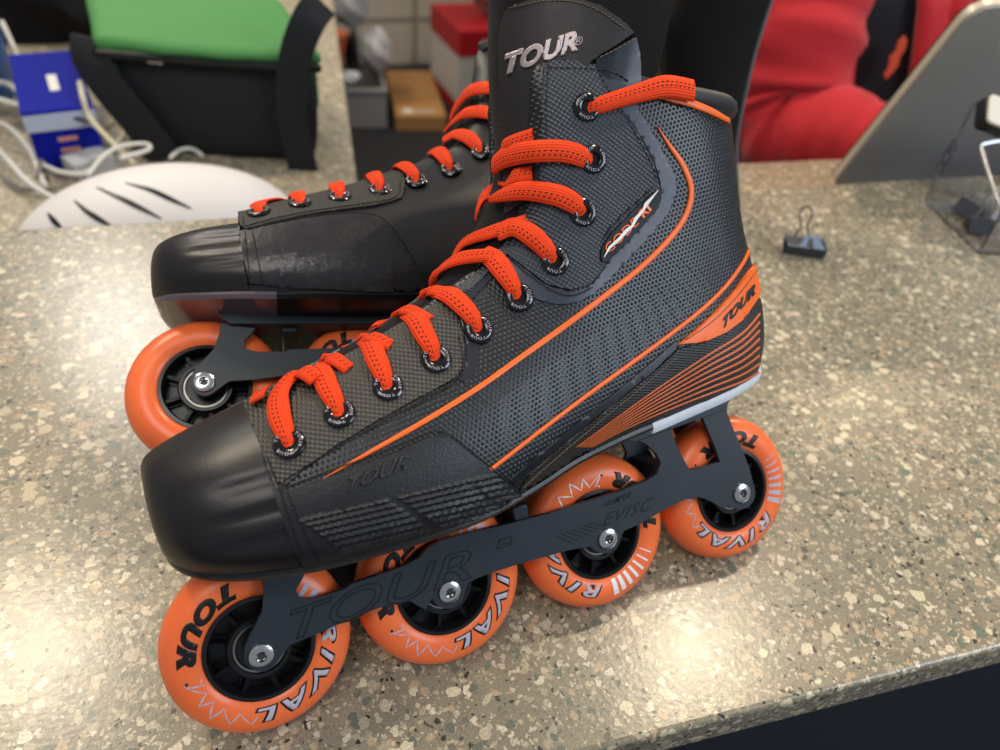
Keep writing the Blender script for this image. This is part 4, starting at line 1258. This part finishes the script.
# ================================================================ things on the lower desk, left
def cable(name, path, z, r, m, label, lifts=None):
    pts = []
    for i, (x, y) in enumerate(path):
        pts.append(at_z(x, y, z+(lifts[i] if lifts else 0)+r))
    bm = bmesh.new(); tube(bm, catmull(pts, 8), r, 8)
    return tag(obj(name, bm, m), label, 'cable')
WC = mat('white_cable', (214, 212, 206), .4); BC = mat('black_cable', (24, 24, 26), .4); CC = mat('cream_cable', (206, 196, 170), .45); GC = mat('grey_cable', (120, 116, 110), .5)
cable('cable', [(2, 22), (14, 48), (24, 72), (30, 90), (34, 108)], LZ, .0035, WC, 'white cable arching down the left picture edge beside the blue box', [.06, .05, .04, .02, .0])
cable('cable', [(-10, 82), (8, 84), (22, 96), (20, 105), (0, 100), (-15, 96)], LZ, .004, WC, 'white cable curled in a tight bend left of the blue box', [.03]*6)
cable('cable', [(-10, 120), (10, 128), (30, 150), (40, 175), (46, 186)], LZ, .0030, WC, 'white cable dropping steeply under the blue box corner', [.02, .02, .01, .01, .01])
cable('cable', [(-10, 140), (8, 160), (28, 182), (50, 196), (70, 205)], LZ, .0032, WC, 'lowest white cable, running towards the white shell', [.015]*5)
cable('cable', [(80, 82), (83, 98), (90, 118), (108, 138), (122, 152), (134, 164)], LZ, .0034, CC, 'thick cream cable crossing in front of the blue box', [.09, .08, .06, .05, .04, .03])
cable('cable', [(30, 124), (50, 118), (74, 118), (96, 126), (118, 150)], LZ, .0022, BC, 'thin black cable looped across the front of the blue box', [.05, .06, .06, .055, .04])
cable('cable', [(88, 175), (104, 156), (122, 146), (146, 144), (148, 150), (120, 158)], LZ, .0026, WC, 'white cable arching over the white shell', [.05]*6)
cable('cable', [(44, 165), (60, 172), (80, 174), (92, 170)], LZ, .003, WC, 'short white cable hugging the base of the blue box', [.01]*4)
cable('cable', [(10, 112), (24, 118), (38, 132), (42, 152), (38, 178)], LZ, .0036, GC, 'grey brown cable tangled left of the blue box', [.01]*5)
cable('cable', [(0, 175), (20, 188), (40, 190), (64, 186)], LZ, .0022, GC, 'thin grey cable along the desk in front of the tangle', [.004]*4)
cable('cable', [(104, 130), (116, 122), (124, 134), (114, 146)], LZ, .0030, CC, 'cream cable end peeking from under the bag strap', [.02]*4)
cable('cable', [(170, 158), (180, 150), (192, 149), (202, 155)], LZ, .0024, WC, 'white cable hump just behind the white shell', [.02]*4)

# blue box with a pale lid rim
fl = at_z(42, 172, LZ); fr_ = at_z(108, 163, LZ)
bx = (fr_-fl); bx.z = 0; bwid = bx.length; bx.normalize(); by = Vector((-bx.y, bx.x, 0))
BH = .075
t = thing('carton', 'deep blue carton with a white rim and a white price tag on its lid', 'box', fl); t.rotation_euler = (0, 0, math.atan2(bx.y, bx.x))
BLUE = mat('blue_card', (10, 24, 140), .7, spec=.15)
bm = bmesh.new(); box(bm, (bwid/2, .1, .025), (bwid, .2, .05)); obj('carton_base', bm, BLUE, t, smooth=False, bevel=.0008)
bm = bmesh.new(); box(bm, (bwid/2, .1, .0605), (bwid*1.04, .205, .021)); obj('lid_rim', bm, mat('pale_card', (176, 184, 205), .5), t, smooth=False, bevel=.0008)
bm = bmesh.new(); box(bm, (bwid/2, .1, .073), (bwid*1.04, .205, .004)); obj('lid', bm, BLUE, t, smooth=False, bevel=.0008)
bm = bmesh.new(); box(bm, (bwid*.55, .085, .0755), (.011, .055, .001)); tg_ = obj('price_tag', bm, mat('paper', (222, 222, 216), .6), t, smooth=False); tg_['label'] = 'white price tag'
bm = bmesh.new()
for zz_ in (.038, .024, .011): box(bm, (bwid*.52, -.0004, zz_), (.022, .001, .005))
l_ = obj('printed_marks', bm, mat('peach_ink', (205, 140, 110), .6), t, smooth=False)

# small grey paper packet
c = at_z(92, 172, LZ)
bm = bmesh.new(); box(bm, (c.x, c.y, LZ+.012), (.05, .035, .022), Matrix.Rotation(R(25), 3, 'Z'))
tag(obj('packet', bm, mat('grey_paper', (176, 178, 182), .6), bevel=.002), 'small grey white packet between the blue box and the white shell', 'packet')
# blue bin at the left edge
c = at_z(-22, 95, LZ)
bm = bmesh.new()
r_ = bmesh.ops.create_cone(bm, cap_ends=True, segments=40, radius1=.050, radius2=.058, depth=.11); bmesh.ops.translate(bm, verts=r_['verts'], vec=(c.x, c.y, LZ+.055))
tag(obj('plastic_tub', bm, mat('blue_plastic', (28, 78, 140), .3), angle=30), 'blue round tub cut by the left picture edge', 'tub')
# black cloth heap behind the blue box
bm = bmesh.new(); r_ = bmesh.ops.create_icosphere(bm, subdivisions=4, radius=1)
c = at_z(50, 46, LZ)
for v in bm.verts:
    n = v.co.normalized(); k = 1+.12*math.sin(n.x*7+n.z*3)*math.cos(n.y*6)+.06*math.sin(n.z*15+n.x*9)
    v.co = Vector((c.x+n.x*.24*k, c.y+.13+n.y*.13*k, max(LZ+.001, LZ+.05+n.z*.19*k)))
tag(obj('black_jacket', bm, mat('soft_black', (15, 13, 13), .7, spec=.2)), 'heap of black cloth piled behind the blue box and bag', 'cloth')

# cooler bag: black body, green lid
bl = at_z(148, 154, LZ); brr = at_z(296, 163, LZ)
gx = (brr-bl); gx.z = 0; gw = gx.length; gx.normalize()
t = thing('cooler_bag', 'black soft cooler bag with a bright green top and hanging straps', 'bag', bl); t.rotation_euler = (0, 0, math.atan2(gx.y, gx.x))
print('BAG', gw, bl)
GREEN = mat('green_fabric', (72, 136, 70), .7, bump='noise', bscale=400, bstr=.4); BAGB = mat('bag_black', (24, 25, 29), .75, bump='noise', bscale=300, bstr=.4); DG = mat('dark_green_fabric', (14, 62, 40), .7)
def pillow(bm, x0, x1, y0, y1, z0, z1, r, flare=0.0, n=10):
    """rounded box with slightly bulging sides"""
    vs = box(bm, ((x0+x1)/2, (y0+y1)/2, (z0+z1)/2), (x1-x0, y1-y0, z1-z0))
    bmesh.ops.bevel(bm, geom=[e for e in bm.edges if all(v in vs for v in e.verts)], offset=r, segments=5, profile=.6, affect='EDGES')
    bmesh.ops.subdivide_edges(bm, edges=[e for e in bm.edges if e.calc_length() > .04], cuts=6, use_grid_fill=True)
    cx, cy, cz = (x0+x1)/2, (y0+y1)/2, (z0+z1)/2
    for v in bm.verts:
        fx, fy, fz = (v.co.x-cx)/(x1-x0)*2, (v.co.y-cy)/(y1-y0)*2, (v.co.z-cz)/(z1-z0)*2
        v.co.x += fx*.008*(1-fz*fz)+fx*flare*fz*.5-v.co.y*.42; v.co.y += fy*.010*(1-fx*fx)*(1-fz*fz)+.0015*math.sin(v.co.x*90+v.co.z*50)
BGH = .132
bm = bmesh.new(); pillow(bm, -.018, gw+.03, 0, .2, .001, BGH, .02, .004); obj('bag_body', bm, BAGB, t)
bm = bmesh.new(); pillow(bm, -.024, gw+.036, -.006, .205, BGH-.004, BGH+.018, .010); obj('lid', bm, GREEN, t)['label'] = 'bright green lid'
bm = bmesh.new()
rp = [(-.018+.0, -.010), (gw*.5, -.013), (gw+.030, -.010), (gw+.034, .0), (gw+.034-.042, .10), (gw+.034-.08, .2), (gw+.02-.087, .207), (gw*.5-.087, .209), (-.016-.087, .207), (-.026-.08, .2), (-.026-.042, .10), (-.026, .0)]
tube(bm, catmull([(x, y, BGH-.002) for x, y in rp], 5, True)+[Vector((rp[0][0], rp[0][1], BGH-.002))], .005, 8)
obj('zip', bm, BLACK, t)
bm = bmesh.new(); box(bm, (.04, -.013, BGH-.006), (.018, .003, .005)); obj('zip_pull', bm, STEEL, t, bevel=.0006)
bm = bmesh.new(); box(bm, (-.018, .02, BGH-.05), (.016, .05, .08)); obj('side_panel', bm, DG, t, bevel=.003)['label'] = 'dark green side panel'
bm = bmesh.new(); box(bm, (gw+.020, .04, BGH-.042), (.012, .05, .07)); obj('side_panel', bm, DG, t, bevel=.003)['label'] = 'dark green side panel'
def strap(name, pts, w, m, parent, nrm=Vector((0, -1, 0))):
    bm = bmesh.new(); P = [Vector(p) for p in catmull(pts, 8)]
    ribbon(bm, [(p, nrm) for p in P], w, 0, .0015, None)
    return obj(name, bm, m, parent)
inv = None
def bagpt(x, y, off):     # point in the bag's own frame, `off` in front of its face
    nn = Vector((-gx.y, gx.x, 0)); d = ray_w(x, y); k = ((bl-nn*off)-CAM_W).dot(nn)/d.dot(nn); p = CAM_W+d*k-bl
    return (p.dot(gx), p.dot(nn), p.z)
strap('carry_strap', [bagpt(92, 38, .0), bagpt(92, 62, .012), bagpt(115, 95, .02), bagpt(140, 125, .022), bagpt(165, 158, .02)], .046, BAGB, t)
strap('carry_strap', [bagpt(322, 2, .0), bagpt(308, 22, .015), bagpt(295, 60, .022), bagpt(292, 110, .022), bagpt(300, 155, .02), bagpt(308, 190, .02)], .038, BAGB, t)

# white shell with black slashes
def white_shell():
    c = at_z(168, 246, LZ)
    t = thing('plastic_shell', 'smooth white domed shell with curved black slashes, behind the counter edge', 'shell', (c.x, c.y, LZ), R(2))
    a, b, h = .150, .085, .088
    def pt(x, y, o=0.0):
        k = max(0, 1-(x/a)**2-(y/b)**2); p = Vector((x, y, h*math.sqrt(k)))
        n = Vector((x/a**2, y/b**2, p.z/h**2)).normalized(); return p+n*o, n
    bm = bmesh.new(); r_ = bmesh.ops.create_uvsphere(bm, u_segments=64, v_segments=32, radius=1)
    bmesh.ops.delete(bm, geom=[v for v in bm.verts if v.co.z < -.001], context='VERTS')
    for v in bm.verts: v.co = Vector((v.co.x*a, v.co.y*b, v.co.z*h))
    s_ = obj('dome', bm, mat('white_gloss', (222, 217, 215), .55), t); so = s_.modifiers.new('th', 'SOLIDIFY'); so.thickness = .003
    M = t.matrix_basis
    for path in ([(125, 183), (150, 190), (172, 200), (192, 209)], [(96, 187), (122, 199), (142, 209), (162, 219)], [(74, 200), (88, 212), (102, 221), (112, 226)], [(48, 213), (55, 222), (62, 228)]):
        bm = bmesh.new(); pts = []
        bpy.context.view_layer.update()
        mw = t.matrix_world; im = mw.inverted(); co = im @ CAM_W
        for x, y in catmull(path, 6):
            d = (im.to_3x3() @ ray_w(x, y)).normalized()
            A_ = (d.x/a)**2+(d.y/b)**2+(d.z/h)**2; B_ = 2*(co.x*d.x/a**2+co.y*d.y/b**2+co.z*d.z/h**2); C_ = (co.x/a)**2+(co.y/b)**2+(co.z/h)**2-1
            D_ = B_*B_-4*A_*C_
            if D_ < 0: continue
            p = co+d*((-B_-math.sqrt(D_))/(2*A_)); n = Vector((p.x/a**2, p.y/b**2, p.z/h**2)).normalized(); pts.append((p+n*.0005, n))
        if len(pts) < 3: bm.free(); continue
        m_ = len(pts); ws = [max(.0003, .0055*math.sin(math.pi*i/(m_-1))**.8) for i in range(m_)]
        ribbon(bm, pts, ws, 0, .0005, None); obj('slash', bm, BLACK, t)
white_shell()

# ================================================================ far things on the floor by the wall
FZ = -.90
def far_box(name, label, cat, px_l, px_r, depth, h, m, rot=0):
    l, r = at_z(*px_l, FZ), at_z(*px_r, FZ)
    x = r-l; x.z = 0; w = x.length; x.normalize()
    t = thing(name, label, cat, l, math.atan2(x.y, x.x)+rot)
    return t, w
# red and white carton
t, w = far_box('carton', 'red and white carton standing by the tiled wall', 'box', (457, 114), (521, 109), .3, .3, None)
RED = mat('red_card', (176, 26, 36), .5); WCARD = mat('white_card', (196, 192, 186), .55)
print('REDBOX', w)
Hb = .33; dp = .36
bm = bmesh.new(); box(bm, (w/2, dp/2, Hb*.42), (w, dp, Hb*.84-.001)); obj('carton_body', bm, WCARD, t, smooth=False, bevel=.002)
bm = bmesh.new(); box(bm, (w/2, dp/2, Hb*.85), (w*1.03, dp*1.02, Hb*.30)); obj('lid', bm, RED, t, smooth=False, bevel=.003)['label'] = 'red lid'
bm = bmesh.new(); box(bm, (w/2, dp/2, .022), (w*1.012, dp*1.012, .044)); obj('base_band', bm, RED, t, smooth=False)
bm = bmesh.new()
for k, zf in enumerate((.50, .44, .38)): box(bm, (w*.5, -.001, Hb*zf), (w*(.6-.1*k), .002, .007))
obj('printed_marks', bm, mat('grey_ink', (120, 116, 112), .6), t, smooth=False)
bm = bmesh.new(); box(bm, (w*.55, -.007, Hb*.85), (w*.5, .003, .035)); obj('lid_label', bm, mat('pink_label', (200, 110, 110), .6), t, smooth=False)
# crumpled beige paper on it
bm = bmesh.new(); bmesh.ops.create_icosphere(bm, subdivisions=3, radius=1)
for v in bm.verts:
    n = v.co.normalized(); k = 1+.18*math.sin(n.x*9+2)*math.sin(n.y*8)+.1*math.sin(n.z*14)
    v.co = Vector((n.x*.15*k, n.y*.10*k, n.z*.12*k))
o = obj('paper_bag', bm, mat('beige_paper', (166, 150, 132), .7), angle=25); mw = t.matrix_basis
o.location = t.matrix_basis @ Vector((w*.85, dp*.5, Hb+.13)); tag(o, 'crumpled beige paper bag on top of the red and white carton', 'bag')
# flat brown cardboard box
t, w = far_box('cardboard_box', 'flat brown cardboard box on the floor left of the red carton', 'box', (396, 131), (446, 131), .3, .1, None)
print('CARD', w)
CARD = mat('brown_card', (168, 122, 70), .7)
bm = bmesh.new(); box(bm, (w/2, .25, .03), (w, .5, .06)); obj('box_body', bm, CARD, t, smooth=False, bevel=.002)
bm = bmesh.new(); box(bm, (w*.5, .045, .0605), (w*.62, .035, .002)); obj('box_label', bm, mat('pale_label', (176, 160, 136), .5), t, smooth=False)
bm = bmesh.new(); r_ = bmesh.ops.create_cone(bm, cap_ends=True, segments=24, radius1=.022, radius2=.022, depth=.002); bmesh.ops.translate(bm, verts=r_['verts'], vec=(w*.25, .045, .0625)); obj('box_emblem', bm, mat('pale_emblem', (220, 214, 200), .5), t)
# grey bin with clutter
t, w = far_box('storage_bin', 'low grey bin on the floor beside the desk', 'bin', (338, 127), (387, 127), .3, .15, None)
GRB = mat('grey_bin', (142, 140, 138), .5)
bm = bmesh.new()
bw = w; 
for c_, s_ in (((bw/2, 0, .075), (bw, .012, .15)), ((bw/2, .3, .075), (bw, .012, .15)), ((.006, .15, .075), (.012, .3, .15)), ((bw-.006, .15, .075), (.012, .3, .15)), ((bw/2, .15, .006), (bw, .3, .012))): box(bm, c_, s_)
obj('bin_walls', bm, GRB, t, smooth=False)
bm = bmesh.new(); box(bm, (bw/2, -.004, .145), (bw*1.05, .022, .014)); obj('bin_rim', bm, GRB, t, smooth=False, bevel=.003)
binM = t.matrix_basis.copy()
def crumple(name, label, cat, c, s, m, seed):
    bm = bmesh.new(); bmesh.ops.create_icosphere(bm, subdivisions=3, radius=1)
    for v in bm.verts:
        n = v.co.normalized(); k = 1+.16*math.sin(n.x*4+seed)*math.cos(n.y*4+seed)+.07*math.sin(n.z*6+n.x*5+seed*2)
        v.co = Vector((n.x*s[0]*k, n.y*s[1]*k, n.z*s[2]*k))
    o = obj(name, bm, m, angle=25); o.location = binM @ Vector(c); tag(o, label, cat); return o
PB = mat('grey_plastic_bag', (160, 160, 162), .35); 
crumple('plastic_bag', 'crumpled grey plastic bag at the top of the clutter beside the tiled wall', 'bag', (.08, .20, .39), (.07, .07, .075), PB, 1)
crumple('plastic_bag', 'pale crumpled plastic bag bulging over the right of the grey bin', 'bag', (.165, .15, .25), (.06, .08, .075), mat('pale_plastic_bag', (188, 184, 184), .4), 4)
crumple('black_pouch', 'black pouch wedged among the plastic bags above the grey bin', 'pouch', (.07, .08, .25), (.028, .03, .09), BLACK, 6)
crumple('paper_wad', 'white paper wad lying on the near rim of the grey bin', 'paper', (.05, .03, .185), (.045, .035, .022), mat('white_paper', (215, 216, 220), .6), 8)
crumple('cloth', 'white grey cloth hanging left of the plastic bags beside the cooler bag', 'cloth', (-.07, .16, .38), (.05, .05, .17), mat('white_cloth', (186, 180, 184), .6), 10)
bm = bmesh.new(); r_ = bmesh.ops.create_cone(bm, cap_ends=True, segments=32, radius1=.028, radius2=.055, depth=.13)
o = obj('terracotta_cup', bm, mat('orange_clay', (176, 84, 48), .6), angle=30); o.location = binM @ Vector((.0, .03, .28)); tag(o, 'small orange tapered cup in the clutter above the grey bin', 'cup')

# ================================================================ person in the red jacket
def person():
    Dp = 1.45
    c = at_d(850, 90, Dp)
    right = (ROT_W @ Vector((1, 0, 0))); right.z = 0; right.normalize(); back = Vector((-right.y, right.x, 0)); up = Vector((0, 0, 1))
    t = thing('person', 'person in a red jacket over a dark shirt seated behind the counter', 'person', c)
    def L(x, y, d=0.0):     # point seen at x,y, `d` metres nearer than the body's middle plane
        r = ray_w(x, y); k = (c-back*d-CAM_W).dot(back)/r.dot(back); return CAM_W+r*k-c
    # body: one skinned figure
    P = {'pel': L(842, 330), 'belly': L(850, 200), 'chest': L(852, 60), 'neck': L(892, -80), 'headb': L(898, -120), 'head': L(905, -180),
         'ls': L(812, -30, .02), 'le': L(778, 110, .06), 'lw': L(868, 160, .20), 'lh': L(890, 165, .24),
         'rs': L(948, -20, .02), 're': L(985, 130, .06), 'rw': L(930, 170, .22), 'rh': L(915, 172, .26)}
    names = list(P); idx = {n: i for i, n in enumerate(names)}
    E_ = [('pel', 'belly'), ('belly', 'chest'), ('chest', 'neck'), ('neck', 'headb'), ('headb', 'head'), ('chest', 'ls'), ('ls', 'le'), ('le', 'lw'), ('lw', 'lh'), ('chest', 'rs'), ('rs', 're'), ('re', 'rw'), ('rw', 'rh')]
    rad = dict(pel=.15, belly=.13, chest=.13, neck=.055, headb=.075, head=.085, ls=.06, le=.04, lw=.026, lh=.03, rs=.06, re=.04, rw=.026, rh=.03)
    me = bpy.data.meshes.new('body'); me.from_pydata([P[n] for n in names], [(idx[a], idx[b]) for a, b in E_], [])
    o = link('body', me, mat('skin', (190, 140, 115), .5, sss=.1), t, False)
    sk = o.modifiers.new('skin', 'SKIN'); sk.use_smooth_shade = True
    for n in names:
        s = me.skin_vertices[0].data[idx[n]]; s.radius = (rad[n], rad[n]*.85)
    me.skin_vertices[0].data[0].use_root = True
    o.modifiers.new('sub', 'SUBSURF').levels = 1
    # shirt
    def ring_loft(name, secs, m, a0=0, a1=360, n=40, thick=0, wr=0.0, sub=5):
        bm = bmesh.new(); rows = []
        S_ = catmull([(*s[0], s[1], s[2]) for s in secs], sub)
        closed = (a1-a0) >= 360
        for j, s in enumerate(S_):
            cc = Vector(s[:3]); row = []
            for k in range(n if closed else n+1):
                a = R(a0+(a1-a0)*k/n)
                w = 1+wr*math.sin(j*.9+3*math.sin(a*2+j*.25))*math.cos(a*3+j*.4)
                row.append(bm.verts.new(cc+right*(s[3]*w*math.cos(a))-back*(s[4]*w*math.sin(a))))
            rows.append(row)
        m_ = len(rows[0])
        for a, b in zip(rows, rows[1:]):
            for k in range(m_ if closed else m_-1): bm.faces.new((a[k], a[(k+1) % m_], b[(k+1) % m_], b[k]))
        o = obj(name, bm, m, t, angle=80)
        if thick: so = o.modifiers.new('th', 'SOLIDIFY'); so.thickness = thick
        return o
    SH = mat('dark_shirt', (16, 17, 26), .8); RJ = mat('red_fleece', (196, 32, 40), .85, bump='noise', bscale=60, bstr=.5, sheen=.2)
    tor = [(L(826, 330), .20, .15), (L(832, 220), .19, .145), (L(842, 120), .185, .14), (L(852, 40), .19, .135), (L(862, -30), .18, .12), (L(872, -70), .09, .08)]
    ring_loft('shirt', tor, SH)
    tj = [(p, a*1.10, b*1.14) for p, a, b in tor[:-1]]+[(L(870, -60), .12, .10)]
    # jacket body: opens at the front (angle 90 is towards the viewer)
    ring_loft('jacket', tj, RJ, 104, 104+336, 60, .012, .018)
    # sleeves
    def sleeve(pts, rads, seed):
        bm = bmesh.new(); S_ = catmull([(*p, r) for p, r in zip(pts, rads)], 10)
        rings = []; upv = None; P_ = [Vector(s[:3]) for s in S_]
        for i, p in enumerate(P_):
            tt = (P_[min(i+1, len(P_)-1)]-P_[max(i-1, 0)]).normalized()
            if upv is None: upv = tt.orthogonal().normalized()
            upv = (upv-tt*upv.dot(tt)).normalized(); s = tt.cross(upv)
            ring = []
            for k in range(28):
                a = 2*math.pi*k/28
                w = 1+.035*math.sin(i*.95+2.2*math.sin(a+seed))+.02*math.sin(i*1.6+a*2)
                ring.append(bm.verts.new(p+(upv*math.cos(a)+s*math.sin(a))*S_[i][3]*w))
            rings.append(ring)
        for a, b in zip(rings, rings[1:]):
            for k in range(28): bm.faces.new((a[k], a[(k+1) % 28], b[(k+1) % 28], b[k]))
        bm.faces.new(rings[0]); bm.faces.new(rings[-1])
        obj('sleeve', bm, RJ, t, angle=80)
    sleeve([L(838, -70, .0), L(808, -25, .04), L(792, 40, .08), L(782, 95, .10), L(792, 130, .14), L(830, 138, .19), L(880, 150, .24)], [.09, .105, .10, .095, .085, .075, .06], 0)
    sleeve([L(925, -60, .0), L(948, -20, .04), L(962, 50, .07), L(975, 110, .09), L(955, 150, .16), L(930, 165, .24)], [.08, .09, .085, .08, .07, .055], 2)
    # orange emblem on the shirt
    bm = bmesh.new()
    p = L(896, 56, .155)
    plate(bm, [(-.008, -.026), (-.002, -.032), (.004, -.024), (.009, -.012), (.006, -.002), (.009, .010), (.006, .022), (-.001, .028), (-.007, .020), (-.005, .008), (-.010, -.002), (-.006, -.014)], [], -.002, .0)
    e = obj('emblem', bm, mat('orange_emblem', (214, 84, 48), .7), t, smooth=False); e.location = p; e.rotation_euler = (0, 0, math.atan2(right.y, right.x)+.25)
    e['label'] = 'orange emblem on the dark shirt'
person()

# ================================================================ light
wd = bpy.data.worlds.new('World'); S.world = wd; wd.use_nodes = True
wd.node_tree.nodes['Background'].inputs[0].default_value = (.80, .88, 1.0, 1); wd.node_tree.nodes['Background'].inputs[1].default_value = .30
def area(name, loc, target, size, power, col, sy=None):
    l = bpy.data.lights.new(name, 'AREA'); l.energy = power; l.color = col; l.shape = 'RECTANGLE' if sy else 'DISK'; l.size = size
    if sy: l.size_y = sy
    o = bpy.data.objects.new(name, l); C.objects.link(o); o.location = loc
    o.rotation_euler = (Vector(target)-Vector(loc)).to_track_quat('-Z', 'Y').to_euler(); return o
area('ceiling_lamp', (1.41, .73, 2.2), (.195, -.041, 0), .22, 22, (1, .84, .60))
area('ceiling_lamp', (4.49, 2.55, 2.2), (.61, .2, 0), .3, 60, (1, .80, .52))
area('ceiling_lamp', (-.74, 1.59, 2.2), (-.095, .076, 0), .35, 24, (1, .86, .64))
area('ceiling_lamp', (-.3, 3.0, 2.0), (-.2, 1.6, 0), .6, 22, (1, .93, .84))
area('window_light', (1.9, -1.5, 1.5), (.15, .1, .1), 1.2, 34, (.74, .86, 1.0), 1.0)
area('ceiling_panel', (-.6, -.5, 2.2), (.1, .1, 0), .9, 17, (1, .95, .88), .9)

# ================================================================ camera
cam = bpy.data.cameras.new('Camera'); co = bpy.data.objects.new('Camera', cam); C.objects.link(co)
cam.sensor_fit = 'HORIZONTAL'; cam.sensor_width = 36; cam.lens = F*36/1000
cam.clip_start = .01
co.matrix_world = Matrix.Translation(CAM_W) @ ROT_W.to_4x4()
cam.dof.use_dof = True; cam.dof.focus_distance = .335; cam.dof.aperture_fstop = 7.0
S.camera = co
S.view_settings.view_transform = 'Standard'; S.view_settings.look = 'None'; S.view_settings.exposure = 0.16; S.view_settings.gamma = 1
S.view_settings.use_curve_mapping = False
